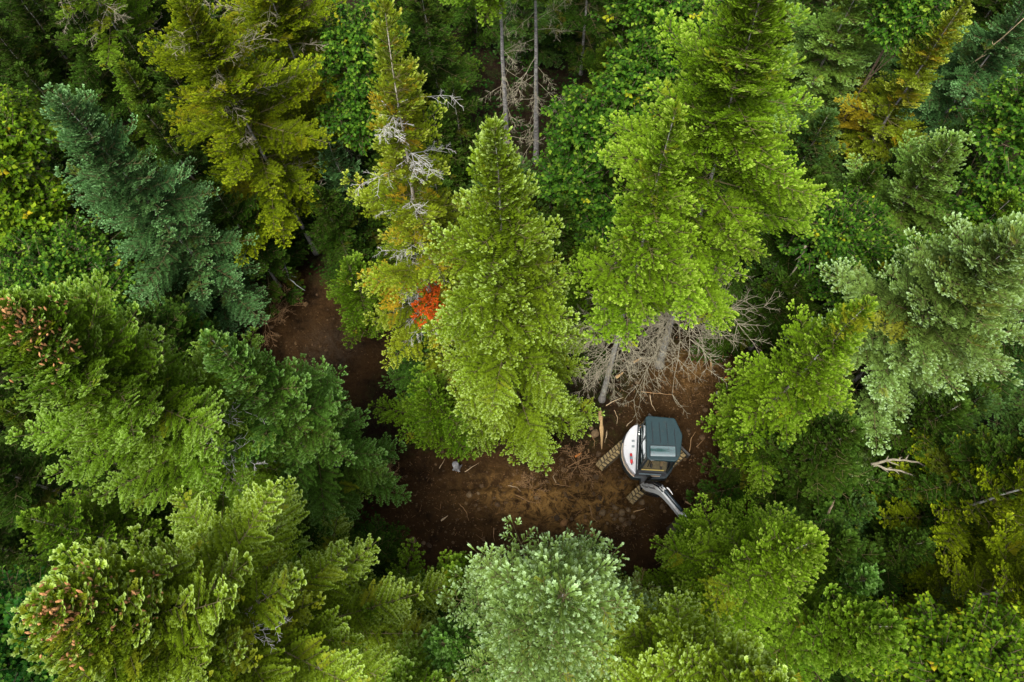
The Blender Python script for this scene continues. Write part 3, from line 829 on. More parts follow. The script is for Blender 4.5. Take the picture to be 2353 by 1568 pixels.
BIG = [o for o in COL.objects if o.parent is None and o.get("category") and 'tree' in o.name]
SHORT = {}
for o in BIG:
    SHORT[o.name] = (np.array(o.location[:2]), o["label"])
UNDER = [(np.array(q[:2]), *q[2:]) for q in (
    (-15.1, 0.48, 0, 0.96, 1.39), (10.39, -0.27, 0, 0.85, 2.47), (13.31, 0.28, 3, 1.09, 1.1), (-16.67, 2.83, 2, 0.71, 4.28),
    (-7.25, 2.88, 2, 0.81, 2.33), (1.74, 2.13, 3, 0.78, 0.72), (8.33, 2.89, 0, 0.97, 4.76), (11.13, 3.07, 0, 0.72, 2.99),
    (14.45, 2.73, 1, 0.63, 3.21), (-15.02, 4.5, 2, 1.06, 6.02), (-12.34, 5.01, 0, 1.08, 5.43), (-7.51, 4.95, 1, 0.66, 1.74),
    (8.71, 5.68, 0, 1.08, 4.39), (10.22, 4.34, 3, 0.73, 0.06), (13.09, 4.97, 2, 0.94, 3.3), (15.36, 5.1, 1, 0.98, 2.42),
    (-19.64, 7.27, 2, 0.89, 3.25), (-17.44, 7.16, 1, 0.76, 1.19), (12.25, 6.69, 0, 0.95, 3.41), (14.54, 7.78, 3, 0.8, 2.8),
    (17.28, 6.75, 3, 1.03, 1.25), (-19.39, 9.93, 0, 0.78, 2.43), (-16.61, 9.84, 0, 1.06, 0.66), (-12.24, 9.29, 0, 1.07, 3.98),
    (12.31, 9.44, 2, 0.71, 5.72), (15.43, 9.61, 1, 0.69, 1.28), (16.78, 9.88, 3, 0.96, 5.83), (-13.14, 11.72, 2, 0.69, 3.9),
    (-21.06, 14.28, 2, 1.06, 1.41), (-17.06, 14.76, 1, 1.07, 0.17), (-14.19, 14.5, 1, 0.92, 5.5), (-7.55, 14.79, 2, 0.71, 1.23),
    (-5.47, 13.56, 1, 0.66, 0.58), (-3.34, 14.63, 0, 0.96, 4.83), (1.1, 14.15, 2, 0.71, 5.66), (7.69, 14.5, 3, 1.08, 4.77),
    (11.18, 14.59, 2, 0.86, 4.63), (-19.47, 17.09, 3, 1.02, 2.08), (-14.3, 16.52, 2, 0.69, 4.6), (-9.83, 16.84, 0, 1.04, 5.42),
    (-5.15, 16.05, 0, 0.97, 4.97), (-0.91, 16.03, 3, 1.09, 3.61), (3.98, 17.02, 0, 0.9, 6.15), (6.45, 16.31, 2, 1.06, 0.54),
    (10.32, 16.18, 0, 0.73, 5.49), (13.36, 16.65, 3, 0.99, 1.86), (15.61, 16.53, 2, 0.95, 3.08), (-19.85, 18.44, 0, 0.76, 3.83),
    (-17.53, 18.39, 3, 0.87, 5.51), (-14.4, 18.86, 1, 0.97, 3.17), (-12.77, 18.54, 2, 1.07, 2.43), (-10.19, 18.2, 1, 0.98, 4.74),
    (-7.85, 19.44, 3, 0.91, 1.46), (-3.7, 18.33, 0, 0.87, 1.82), (1.88, 19.19, 0, 0.84, 6.11), (10.95, 18.37, 3, 1.05, 4.59),
    (-19.81, 20.42, 0, 0.92, 5.43), (-16.7, 21.64, 1, 0.89, 4.59), (-6.13, 21.69, 0, 0.99, 2.48), (10.09, 21.65, 1, 0.72, 3.1),
    (12.9, 21.74, 3, 0.62, 0.51), (14.91, 20.41, 1, 0.94, 4.87), (-24.61, 23.91, 2, 1.09, 4.25), (-22.3, 23.21, 2, 0.74, 1.96),
    (-19.2, 23.96, 0, 1.02, 3.14), (-16.88, 23.11, 0, 0.79, 0.82), (-10.58, 23.52, 1, 1.07, 1.78), (-5.39, 22.78, 1, 0.91, 0.52),
    (3.28, 23.53, 1, 0.73, 4.49), (10.01, 23.37, 1, 1.0, 4.12), (12.85, 23.71, 3, 0.77, 2.75), (14.44, 23.13, 3, 0.77, 2.37),
    (16.81, 23.72, 3, 0.93, 4.43), (21.46, 23.47, 2, 1.08, 3.15), (-24.56, 25.92, 3, 0.91, 4.45), (-21.94, 25.24, 0, 0.96, 6.14),
    (-19.29, 25.25, 1, 0.78, 4.52), (-17.26, 26.15, 0, 0.79, 3.97), (-14.89, 26.13, 3, 0.78, 1.84), (-5.1, 25.64, 1, 0.91, 3.8),
    (4.1, 25.88, 0, 0.65, 5.84), (7.65, 25.62, 2, 0.79, 0.04), (10.66, 26.13, 3, 1.02, 4.92), (12.33, 25.14, 0, 0.62, 0.88),
    (16.82, 26.4, 3, 0.8, 4.29), (19.8, 25.61, 0, 1.02, 3.0), (-23.68, 27.95, 0, 1.06, 3.2), (-18.88, 28.35, 2, 1.06, 0.52),
    (-17.32, 27.49, 3, 1.07, 2.18), (-15.03, 28.14, 2, 0.88, 5.8), (-6.09, 28.21, 0, 0.96, 0.41), (-2.77, 28.39, 0, 0.87, 3.23),
    (-0.41, 27.32, 3, 0.89, 3.66), (1.34, 28.06, 3, 0.96, 3.45), (3.89, 28.45, 3, 0.71, 0.44), (11.1, 28.26, 0, 0.9, 4.41),
    (12.76, 28.17, 2, 0.82, 4.15), (15.58, 28.55, 1, 0.86, 2.62), (19.54, 28.23, 2, 1.08, 0.63), (-5.36, 30.08, 2, 0.75, 1.67),
    (-2.89, 29.96, 1, 0.7, 1.22))]          # plan position, variant, scale, turn
print('UNDER', len(UNDER))
taken = set()
WORDS = {0: 'dark green', 1: 'mid green', 2: 'dim dark', 3: 'teal green'}
for n, (p, v, sc, rz) in enumerate(UNDER):
    name, cat, me = PROTO[v]
    o = empty(name, (p[0], p[1], 0), rz)
    o.scale = (sc, sc, sc)
    for m in me:
        c = bpy.data.objects.new(m.name.split('.')[0], m)
        COL.objects.link(c); c.parent = o
    u = pix((p[0], p[1], sc * 5))
    size = 'tiny' if sc < 0.7 else 'small' if sc < 0.85 else 'young' if sc < 0.98 else 'taller young'
    tag(o, 'UNSET', cat, 'young conifers of the shaded understory')
    best = None
    for nm, (q, lab) in sorted(SHORT.items(), key=lambda kv: np.linalg.norm(kv[1][0] - p)):
        a = pix((q[0], q[1], 3.0))
        dx, dy = u[0] - a[0], u[1] - a[1]
        side = ('right of' if dx > 0 else 'left of') if abs(dx) > abs(dy) else ('in front of' if dy > 0 else 'behind')
        key = ' '.join(lab.replace(',', '').split()[:5])
        for cut in (' with', ' in', ' at', ' on', ' seen', ' of', ' between', ' behind', ' above', ' squeezed', ' leaning', ' standing', ' against', ' low', ' the', ' under', ' tucked', ' filling', ' cut', ' right', ' below', ' a', ' and', ' its'):
            if key.endswith(cut): key = key[:-len(cut)]
        l = f'{size} {WORDS[v]} {cat.split()[1]} {side} the {key}'
        if l not in taken:
            best = l; break
    taken.add(best)
    o["label"] = best

print('NSHOOT', NSHOOT)
# ---------------------------------------------------------------- ground
_gg = np.random.default_rng(3)
_WV = [(*_gg.normal(0, 1.6, 2), 0.010, _gg.random() * 6.3) for _ in range(40)] + [(*_gg.normal(0, 7, 2), 0.0045, _gg.random() * 6.3) for _ in range(60)]


def GZ(x, y):
    z = -0.04 + 0 * x
    for kx, ky, a, p in _WV: z = z + a * np.sin(kx * x + ky * y + p)
    # ruts left by the tracks, beside and behind the machine
    for (ax, ay), (bx, by) in RUTS:
        dx, dy = bx - ax, by - ay
        l = math.hypot(dx, dy)
        d = ((x - ax) * dy - (y - ay) * dx) / l
        s = ((x - ax) * dx + (y - ay) * dy) / l
        on = 1 / (1 + np.exp(np.clip(-(s + .2) * 6, -50, 50))) / (1 + np.exp(np.clip((s - l - .2) * 6, -50, 50)))
        z = z - 0.15 * np.exp(-(d / .20) ** 2) * on * (0.8 + 0.25 * np.sin(s * 21)) + 0.10 * np.exp(-((np.abs(d) - .36) / .14) ** 2) * on
    return z


RUTS = [(at(1330, 1165)[:2], at(900, 1215)[:2]), (at(1310, 1105)[:2], at(930, 1120)[:2])]


def ground():
    xs = np.concatenate([np.linspace(-300, -16, 12), np.arange(-15, 15.01, 0.12), np.linspace(16, 300, 12)])
    ys = np.concatenate([np.linspace(-300, -6, 12), np.arange(-5, 22.01, 0.12), np.linspace(24, 300, 12)])
    X, Y = np.meshgrid(xs, ys)
    V = np.stack([X, Y, GZ(X, Y)], axis=-1).reshape(-1, 3)
    ny, nx = X.shape
    i = np.arange(ny - 1)[:, None] * nx + np.arange(nx - 1)[None]
    Fq = np.stack([i, i + 1, i + nx + 1, i + nx], axis=-1).reshape(-1, 4)
    # where the machine has turned up the paler, orange subsoil
    def spot(px, py, rx, ry):
        c = at(px, py)
        return np.exp(-(((V[:, 0] - c[0]) / rx) ** 2 + ((V[:, 1] - c[1]) / ry) ** 2))
    sub = np.clip(0.9 * spot(1290, 1150, 1.8, .7) + 0.5 * spot(1420, 1130, .9, .7) + 0.6 * spot(1330, 1190, 1.2, .5) + .35 * spot(1600, 850, 1.6, 1.0) + .35 * spot(1150, 1130, 1.6, .8), 0, 1)
    dirt = np.clip(1.3 * spot(1050, 1180, 4.2, 2.0) + 1.3 * spot(1350, 1170, 4.0, 1.8) + 1.2 * spot(1600, 980, 2.4, 3.0) + 1.2 * spot(740, 790, 2.6, 2.6) + spot(600, 640, 1.5, 2), 0, 1)
    C = np.stack([sub, dirt, 0.6 * spot(760, 800, 1.0, .8), np.ones_like(sub)], axis=1)
    m = bpy.data.materials.new('forest_soil')
    t, N, L, b = nodes(m)
    co = texco(t)
    a = N.new("ShaderNodeAttribute"); a.attribute_name = "tint"
    s = N.new("ShaderNodeSeparateColor"); L.new(a.outputs["Color"], s.inputs[0])
    n1 = noise(t, 0.9, 8, 0.65, co, 0.4)
    n2 = noise(t, 5.5, 8, 0.7, co, 0.8)
    n3 = noise(t, 26, 5, 0.7, co)
    n4 = noise(t, 2.2, 7, 0.75, co, 1.2)
    dark = mixrgb(t, maprange(t, n2, .3, .72), (0.008, 0.0045, 0.0018), (0.038, 0.020, 0.007))
    soil = mixrgb(t, maprange(t, n1, .35, .7), dark, (0.066, 0.034, 0.0115))
    mul = N.new("ShaderNodeMath"); mul.operation = 'MULTIPLY'
    L.new(s.outputs[0], mul.inputs[0]); L.new(maprange(t, n4, .42, .58, 0.0, 1.25), mul.inputs[1])
    soil = mixrgb(t, mul.outputs[0], soil, mixrgb(t, n2, (0.13, 0.066, 0.015), (0.40, 0.23, 0.070)))
    mul2 = N.new("ShaderNodeMath"); mul2.operation = 'MULTIPLY'
    L.new(s.outputs[2], mul2.inputs[0]); L.new(maprange(t, n4, .4, .6, .1, 1.0), mul2.inputs[1])
    soil = mixrgb(t, mul2.outputs[0], soil, (0.10, 0.075, 0.05))
    litter = mixrgb(t, maprange(t, n3, .35, .65), (0.005, 0.0035, 0.002), (0.026, 0.014, 0.006))
    moss = mixrgb(t, maprange(t, n4, .48, .62), litter, (0.022, 0.032, 0.006))
    colr = mixrgb(t, maprange(t, s.outputs[1], .15, .55), moss, soil)
    # pale bits of wood and grit
    vo = N.new("ShaderNodeTexVoronoi"); vo.inputs["Scale"].default_value = 11; vo.inputs["Randomness"].default_value = 1
    L.new(co, vo.inputs["Vector"])
    sp = maprange(t, vo.outputs["Distance"], .09, .05)
    sp2 = N.new("ShaderNodeMath"); sp2.operation = 'MULTIPLY'
    L.new(sp, sp2.inputs[0]); L.new(maprange(t, n4, .5, .6), sp2.inputs[1])
    colr = mixrgb(t, sp2.outputs[0], colr, (0.30, 0.19, 0.08))
    L.new(colr, b.inputs["Base Color"])
    L.new(maprange(t, n1, .3, .7, .55, .95), b.inputs["Roughness"])
    b.inputs["Specular IOR Level"].default_value = 0.08
    bn = N.new("ShaderNodeBump"); bn.inputs["Strength"].default_value = 0.9; bn.inputs["Distance"].default_value = 0.16
    L.new(n2, bn.inputs["Height"])
    b2 = N.new("ShaderNodeBump"); b2.inputs["Strength"].default_value = 0.7; b2.inputs["Distance"].default_value = 0.03
    L.new(n3, b2.inputs["Height"]); L.new(bn.outputs[0], b2.inputs["Normal"])
    L.new(b2.outputs[0], b.inputs["Normal"])
    o = mesh_np('ground', V, Fq, m, col=C, smooth=True)
    tag(o, 'dark brown torn-up soil of the forest clearing', 'ground', kind='structure')
    return o


ground()
# ---------------------------------------------------------------- the mini excavator
import bmesh
from mathutils import Quaternion


def S(x, y, z=0.0):
    """point seen at pixel (x, y) of the 2500 px photo, at height z"""
    return at(x / 1.0625, y / 1.0625, z)


def bm_obj(name, bm, mat, parent=None, smooth=False):
    me = bpy.data.meshes.new(name)
    bmesh.ops.recalc_face_normals(bm, faces=bm.faces[:])
    bm.to_mesh(me); bm.free()
    for p in me.polygons: p.use_smooth = smooth
    if isinstance(mat, (list, tuple)):
        for m in mat: me.materials.append(m)
    elif mat: me.materials.append(mat)
    o = bpy.data.objects.new(name, me)
    COL.objects.link(o)
    if parent: o.parent = parent
    return o


def bm_prism(bm, outline, z0, z1, bevel=0.0, seg=2, axis=None):
    """outline extruded from z0 to z1; axis maps (a, b, c) to a point"""
    f = axis or (lambda a, b, c: (a, b, c))
    lo = [bm.verts.new(f(a, b, z0)) for a, b in outline]
    hi = [bm.verts.new(f(a, b, z1)) for a, b in outline]
    n = len(outline)
    fs = [bm.faces.new(lo[::-1]), bm.faces.new(hi)]
    for i in range(n):
        j = (i + 1) % n
        fs.append(bm.faces.new((lo[i], lo[j], hi[j], hi[i])))
    if bevel:
        es = list({e for q in fs for e in q.edges})
        bmesh.ops.bevel(bm, geom=es, offset=bevel, segments=seg, affect='EDGES', profile=0.6, clamp_overlap=True)


def bm_box(bm, c, s, rz=0.0, bevel=0.0):
    x, y = s[0] / 2, s[1] / 2
    ca, sa = math.cos(rz), math.sin(rz)
    out = [(c[0] + a * ca - b * sa, c[1] + a * sa + b * ca) for a, b in ((-x, -y), (x, -y), (x, y), (-x, y))]
    bm_prism(bm, out, c[2] - s[2] / 2, c[2] + s[2] / 2, bevel)


def bm_bar(bm, p0, p1, w, h=None, bevel=0.0):
    """rectangular bar between two points"""
    p0, p1 = Vector(p0), Vector(p1)
    d = (p1 - p0).normalized()
    ref = Vector((0, 0, 1)) if abs(d.z) < 0.9 else Vector((0, 1, 0))
    u = d.cross(ref).normalized(); v = u.cross(d)
    h = h or w
    L = (p1 - p0).length
    bm_prism(bm, [(-w / 2, -h / 2), (w / 2, -h / 2), (w / 2, h / 2), (-w / 2, h / 2)], 0, L, bevel, 2, lambda a, b, c: p0 + u * a + v * b + d * c)


def bm_tube(bm, pts, r, sides=8):
    rr = r if isinstance(r, (list, tuple)) else [r] * len(pts)
    V, Fs = polytube(np.array(pts, float), rr, sides)
    vs = [bm.verts.new(v) for v in V]
    for f in Fs:
        for q in f: bm.faces.new([vs[int(i)] for i in q])


def one(name, mat, parent, fn, *a, smooth=False, **k):
    bm = bmesh.new()
    fn(bm, *a, **k)
    return bm_obj(name, bm, mat, parent, smooth)


MUD = (0.085, 0.052, 0.022)
TEAL = plain('dark_teal_paint', (0.008, 0.030, 0.035), 0.5, var=0.10, dirt=(0.06, 0.05, 0.035), dirt_amt=0.12, scale=5)
TEALD = plain('dark_groove_paint', (0.006, 0.014, 0.018), 0.5)
WHITE = plain('white_paint', (0.60, 0.60, 0.61), 0.38, var=0.03, dirt=(0.38, 0.33, 0.25), dirt_amt=0.10, coat=0.3)
BOOMW = plain('grey_white_paint', (0.66, 0.68, 0.67), 0.4, var=0.05, dirt=(0.30, 0.24, 0.15), dirt_amt=0.22)
CREAM = plain('cream_stripe', (0.60, 0.50, 0.32), 0.5)
MAROON = plain('maroon_stripe', (0.16, 0.03, 0.025), 0.5)
BLACK = plain('black_plastic', (0.012, 0.013, 0.015), 0.45)
HOSE = plain('hose_rubber', (0.008, 0.009, 0.010), 0.22)
STEEL = plain('bright_steel', (0.65, 0.65, 0.66), 0.18, metal=1.0)
RED = plain('red_paint', (0.62, 0.015, 0.02), 0.35)
ORANGE = plain('orange_cap', (0.75, 0.30, 0.015), 0.45)
YELLOWP = plain('dusty_yellow_paint', (0.50, 0.38, 0.09), 0.5, dirt=MUD, dirt_amt=0.2)
TAN = plain('dusty_tan_metal', (0.42, 0.33, 0.22), 0.6)
MUDTRACK = plain('muddy_rubber', (0.29, 0.215, 0.095), 0.85, var=0.35, scale=7, dirt=(0.03, 0.026, 0.018), dirt_amt=0.35, bump=0.4)
MUDDARK = plain('dark_muddy_rubber', (0.045, 0.036, 0.019), 0.85, var=0.3, dirt=MUD, dirt_amt=0.45)
MAT = plain('muddy_floor_mat', (0.105, 0.085, 0.042), 0.85, var=0.25, dirt=(0.05, 0.035, 0.02), dirt_amt=0.3)
SEATM = plain('black_seat_cloth', (0.02, 0.02, 0.022), 0.85)
GREYV = plain('grey_vent', (0.20, 0.23, 0.24), 0.6)


def glass(name, tint, trans=0.75):
    m = bpy.data.materials.new(name)
    t, N, L, b = nodes(m)
    gl = N.new("ShaderNodeBsdfGlossy"); gl.inputs["Roughness"].default_value = 0.02
    gl.inputs["Color"].default_value = (0.92, 0.98, 0.97, 1)
    tp = N.new("ShaderNodeBsdfTransparent"); tp.inputs[0].default_value = (*tint, 1)
    df = N.new("ShaderNodeBsdfDiffuse"); df.inputs[0].default_value = (*[c * 0.3 for c in tint], 1)
    m1 = N.new("ShaderNodeMixShader"); m1.inputs[0].default_value = 1 - trans
    L.new(tp.outputs[0], m1.inputs[1]); L.new(df.outputs[0], m1.inputs[2])
    fr = N.new("ShaderNodeFresnel"); fr.inputs["IOR"].default_value = 1.6
    m2 = N.new("ShaderNodeMixShader")
    L.new(fr.outputs[0], m2.inputs[0]); L.new(m1.outputs[0], m2.inputs[1]); L.new(gl.outputs[0], m2.inputs[2])
    L.new(m2.outputs[0], N["Material Output"].inputs[0])
    return m


GLASS = glass('cab_glass', (0.35, 0.62, 0.58))
m = bpy.data.materials.new('tinted_skylight')
t, N, L, b = nodes(m)
b.inputs["Base Color"].default_value = (0.004, 0.055, 0.048, 1)
b.inputs["Roughness"].default_value = 0.06
b.inputs["Specular IOR Level"].default_value = 1.0
b.inputs["IOR"].default_value = 2.0
SKYL = m

_f = S(1548, 1149, 1.3) - S(1552.7, 1046, 1.3)
EX_RZ = math.atan2(-_f[0] * -1 * -1, -_f[1])
EX_RZ = math.atan2(_f[0], -_f[1])            # house axes: -Y forward, +X to the machine's left
EX_O = S(1584, 1100, 1.0)
ex = empty('excavator', (EX_O[0], EX_O[1], 0), EX_RZ)
tag(ex, 'white and dark teal mini excavator with a cab, standing in the muddy clearing', 'excavator')
_X = np.array([math.cos(EX_RZ), math.sin(EX_RZ), 0]); _Y = np.array([-math.sin(EX_RZ), math.cos(EX_RZ), 0])


def loc(x, y, z):
    p = S(x, y, z) - EX_O
    return Vector((p.dot(_X), p.dot(_Y), z))


# --- undercarriage, turned against the house
UA = R(47)


def U(p, q, z):
    return (p * math.cos(UA) - q * math.sin(UA), p * math.sin(UA) + q * math.cos(UA), z)


def track(q0):
    half, r, wd, pc = 1.06, 0.26, 0.34, -0.25
    prof = []
    for i in range(13):
        a = PI / 2 + PI * i / 12
        prof.append((pc - half + r * math.cos(a), 0.30 + r * math.sin(a)))
    for i in range(13):
        a = -PI / 2 + PI * i / 12
        prof.append((pc + half + r * math.cos(a), 0.30 + r * math.sin(a)))
    bm = bmesh.new()
    n = len(prof)
    rings = [[bm.verts.new(U(a, q0 + s * wd / 2, z)) for a, z in prof] for s in (-1, 1)]
    for i in range(n):
        j = (i + 1) % n
        bm.faces.new((rings[0][i], rings[0][j], rings[1][j], rings[1][i]))
    inner = [[bm.verts.new(U(pc + (a - pc) * 0.965, q0 + s * wd / 2, 0.30 + (z - 0.30) * 0.86)) for a, z in prof] for s in (-1, 1)]
    for s in (0, 1):
        for i in range(n):
            j = (i + 1) % n
            bm.faces.new((rings[s][i], rings[s][j], inner[s][j], inner[s][i]))
    for i in range(n):
        j = (i + 1) % n
        bm.faces.new((inner[0][i], inner[0][j], inner[1][j], inner[1][i]))
    tr = bm_obj('track', bm, MUDDARK, ex)
    # lugs: two staggered rows all the way round
    bm = bmesh.new()
    per = 4 * half + 2 * PI * r
    nl = 42
    for k in range(nl):
        for s in (-1, 1):
            d = (k + (0.5 if s > 0 else 0)) / nl * per
            if d < 2 * half: a, z, tg = pc - half + d, 0.30 + r, 0
            elif d < 2 * half + PI * r:
                w_ = (d - 2 * half) / r; a, z, tg = pc + half + r * math.sin(w_), 0.30 + r * math.cos(w_), -w_
            elif d < 4 * half + PI * r: a, z, tg = pc + half - (d - 2 * half - PI * r), 0.30 - r, PI
            else:
                w_ = (d - 4 * half - PI * r) / r; a, z, tg = pc - half - r * math.sin(w_), 0.30 - r * math.cos(w_), PI - w_
            ca, sa = math.cos(tg), math.sin(tg)
            vs = []
            for hh, sc in ((0.0, 1.0), (0.042, 0.75)):
                for da, dq in ((-0.045, -1), (0.045, -1), (0.045, 1), (-0.045, 1)):
                    aa = da * sc + (0.02 * dq * s)
                    vs.append(bm.verts.new(U(a + aa * ca - hh * sa, q0 + s * 0.088 + dq * 0.074, z + aa * sa + hh * ca)))
            for q in ((4, 5, 6, 7), (0, 1, 5, 4), (1, 2, 6, 5), (2, 3, 7, 6), (3, 0, 4, 7)): bm.faces.new([vs[i] for i in q])
    bm_obj('track_lugs', bm, MUDTRACK, tr)
    bm = bmesh.new()
    pts = [(pc - half - .02, .2), (pc + half + .02, .2), (pc + half, .4), (pc - half, .4)]
    vs = [[bm.verts.new(U(a, q0 + s * (wd / 2 - 0.05), z)) for a, z in pts] for s in (-1, 1)]
    bm.faces.new(vs[0]); bm.faces.new(vs[1][::-1])
    for i in range(4): bm.faces.new((vs[0][i], vs[0][(i + 1) % 4], vs[1][(i + 1) % 4], vs[1][i]))
    bm_obj('track_frame', bm, MUDTRACK, tr)
    for a in (pc - half, pc + half):
        bm = bmesh.new()
        bm_tube(bm, [U(a, q0 - wd / 2 + .02, .3), U(a, q0 + wd / 2 - .02, .3)], 0.19, 14)
        bm_obj('sprocket', bm, MUDDARK, tr)


track(0.80); track(-0.80)
one('undercarriage_frame', MUDDARK, ex, lambda bm: (bm_prism(bm, [U(a, b, 0)[:2] for a, b in ((-.8, -.66), (.6, -.66), (.6, .66), (-.8, .66))], .32, .56, .02),
                                                     bm_tube(bm, [(0, 0, .5), (0, 0, .72)], .42, 20)))
bl = one('dozer_blade', plain('blade_steel', (0.05, 0.06, 0.06), 0.6, dirt=MUD, dirt_amt=0.6), ex, lambda bm: (
    bm_prism(bm, [U(a, b, 0)[:2] for a, b in ((1.15, -1.05), (1.19, -1.05), (1.19, 1.05), (1.15, 1.05))], .06, .50, .006),
    bm_prism(bm, [U(a, b, 0)[:2] for a, b in ((1.10, -1.05), (1.15, -1.05), (1.15, 1.05), (1.10, 1.05))], .46, .51, .006)))
one('blade_arm', MUDDARK, bl, lambda bm: bm_bar(bm, U(.3, .4, .36), U(1.10, .4, .30), .10, .12, .01))
one('blade_arm', MUDDARK, bl, lambda bm: bm_bar(bm, U(.3, -.4, .36), U(1.10, -.4, .30), .10, .12, .01))

# --- house
right = [(-.47, .83), (-.62, .75), (-.75, .61), (-.86, .41), (-.93, .16), (-.95, -.10), (-.92, -.36), (-.83, -.60), (-.70, -.80), (-.56, -.94), (-.47, -1.0)]
rest = [(.05, -.98), (.62, -.90), (.80, -.62), (.90, -.2), (.88, .2), (.74, .58), (.42, .88), (0, .98), (-.3, .92)]


def grow(o, k):
    c = np.array((-.0, -.02))
    return [tuple(c + (np.array(p) - c) * (1 + k / np.linalg.norm(np.array(p) - c))) for p in o]


one('counterweight', plain('dark_slate_paint', (0.018, 0.034, 0.040), 0.42, dirt=MUD, dirt_amt=0.25), ex, lambda bm: bm_prism(bm, grow(right + rest, .05), .62, .96, .045, 3))
one('trim_band', CREAM, ex, lambda bm: bm_prism(bm, grow(right[4:], .025) + [(-.47, .1)], .955, 1.005, .008))
one('pinstripe', MAROON, ex, lambda bm: bm_prism(bm, grow(right[3:], .004) + [(-.47, .3)], 1.0, 1.03, .004))
one('deck', BLACK, ex, lambda bm: bm_prism(bm, [(-.50, .80), (-.50, -.97)] + rest[:1] + [(.6, -.88)] + [(x * .97, y * .97) for x, y in rest[2:]], .93, .985, .01))
hood = one('hood', WHITE, ex, lambda bm: bm_prism(bm, right, 1.012, 1.36, .075, 4))
one('hood_vent', GREYV, hood, lambda bm: bm_prism(bm, [tuple(loc(x, y, 1.36))[:2] for x, y in ((1542.5, 1074.3), (1549.5, 1074.3), (1549.3, 1079.3), (1542.3, 1079.3))], 1.355, 1.364))
one('hood_vent', GREYV, hood, lambda bm: bm_prism(bm, [tuple(loc(x, y, 1.36))[:2] for x, y in ((1542.3, 1087.5), (1549.3, 1087.5), (1549, 1093), (1542, 1093))], 1.355, 1.364))
one('hood_edge', TEALD, hood, lambda bm: bm_bar(bm, (-.455, .78, 1.345), (-.455, -.96, 1.345), .035, .07, .008))
one('hand_rail', plain('pale_rail', (0.45, 0.47, 0.47), 0.35), ex, lambda bm: bm_tube(bm, [(-.415, .76, 1.0), (-.415, .74, 1.30), (-.415, .1, 1.31), (-.42, -.80, 1.29), (-.42, -.86, 1.0)], .012, 6))
one('hood_stripe', plain('charcoal_stripe', (0.02, 0.02, 0.022), 0.5), ex, lambda bm: bm_bar(bm, (-.935, -.30, .93), (-.66, -.86, .93), .02, .03))
one('fuel_cap', ORANGE, ex, lambda bm: bm_tube(bm, [tuple(loc(1566, 1045, 1.0)), tuple(loc(1566, 1045, 1.10)[:2]) + (1.13,)], .055, 14))
tk = one('engine_cover', BLACK, ex, lambda bm: bm_prism(bm, [(-.45, .86), (-.45, .2), (-.37, .2), (-.33, .88)], .95, 1.08, .02))
one('filler_neck', STEEL, tk, lambda bm: bm_tube(bm, [tuple(loc(1561, 1054, 1.06)), tuple(loc(1561, 1054, 1.10)[:2]) + (1.10,)], .022, 10))
one('filler_neck', STEEL, tk, lambda bm: bm_tube(bm, [tuple(loc(1561.5, 1060, 1.06)), tuple(loc(1561.5, 1060, 1.10)[:2]) + (1.10,)], .022, 10))
one('battery_switch', RED, ex, lambda bm: bm_box(bm, tuple(loc(1569.5, 1060, 1.08)), (.07, .09, .10), .3, .012))

# --- cab
roof_o = [(-.37, .70), (-.30, .755), (.58, .77), (.64, .73), (.87, .24), (.885, .15), (.83, -.52), (.74, -.70), (.64, -.755), (-.20, -.785), (-.28, -.70)]
cab = one('cab_frame', plain('cab_frame_paint', (0.010, 0.020, 0.024), 0.4), ex, lambda bm: (
    bm_bar(bm, (-.30, -.73, .96), (-.245, -.71, 2.46), .07, .08, .012), bm_bar(bm, (.66, -.73, .96), (.70, -.66, 2.46), .07, .08, .012),
    bm_bar(bm, (-.345, .66, .96), (-.335, .66, 2.46), .08, .08, .012), bm_bar(bm, (.58, .70, .96), (.57, .70, 2.46), .08, .08, .012),
    bm_bar(bm, (.83, .10, .96), (.82, .12, 2.46), .07, .07, .012), bm_bar(bm, (-.345, .05, 1.30), (-.335, .05, 2.46), .05, .05, .01),
    bm_bar(bm, (-.30, -.735, 1.0), (.66, -.735, 1.0), .06, .08, .01), bm_bar(bm, (-.345, .70, 1.3), (-.31, -.70, 1.3), .05, .05, .01),
    bm_prism(bm, [(-.37, .70), (-.345, .70), (-.30, -.70), (-.325, -.70)], .98, 1.28, .006), bm_prism(bm, [(-.33, .68), (.57, .71), (.57, .735), (-.33, .705)], .98, 1.5, .006)))
roof = one('roof', TEAL, cab, lambda bm: bm_prism(bm, roof_o, 2.45, 2.57, .05, 3))
for (x0, y0), (x1, y1) in (((1591, 1030), (1594.5, 1081)), ((1609, 1031), (1613, 1082)), ((1627, 1032), (1631, 1083)), ((1646, 1047), (1649.5, 1084))):
    a, b = loc(x0, y0, 2.575), loc(x1, y1, 2.575)
    one('roof_rib', TEALD, roof, lambda bm: bm_bar(bm, a, b, .030, .014, .004))  # raised strips painted dark to stand in for the shade of roof grooves


def skylight(bm):
    pts = [loc(1588, 1088.5, 2.58), loc(1648.5, 1091, 2.58), loc(1649, 1112, 2.58), loc(1588.5, 1108.5, 2.58)]
    n = 10
    g0, g1 = [], []
    for i in range(n + 1):
        f = i / n
        z = 2.590 - 0.055 * f ** 3 - 0.004 * math.sin(f * 9)
        e = 1 + 0.45 * f ** 1.0
        l = pts[0].lerp(pts[3], f * 1.75); r = pts[1].lerp(pts[2], f * 1.60)
        g0.append(bm.verts.new((l.x, l.y, z))); g1.append(bm.verts.new((r.x, r.y, z)))
    for i in range(n): bm.faces.new((g0[i], g0[i + 1], g1[i + 1], g1[i]))


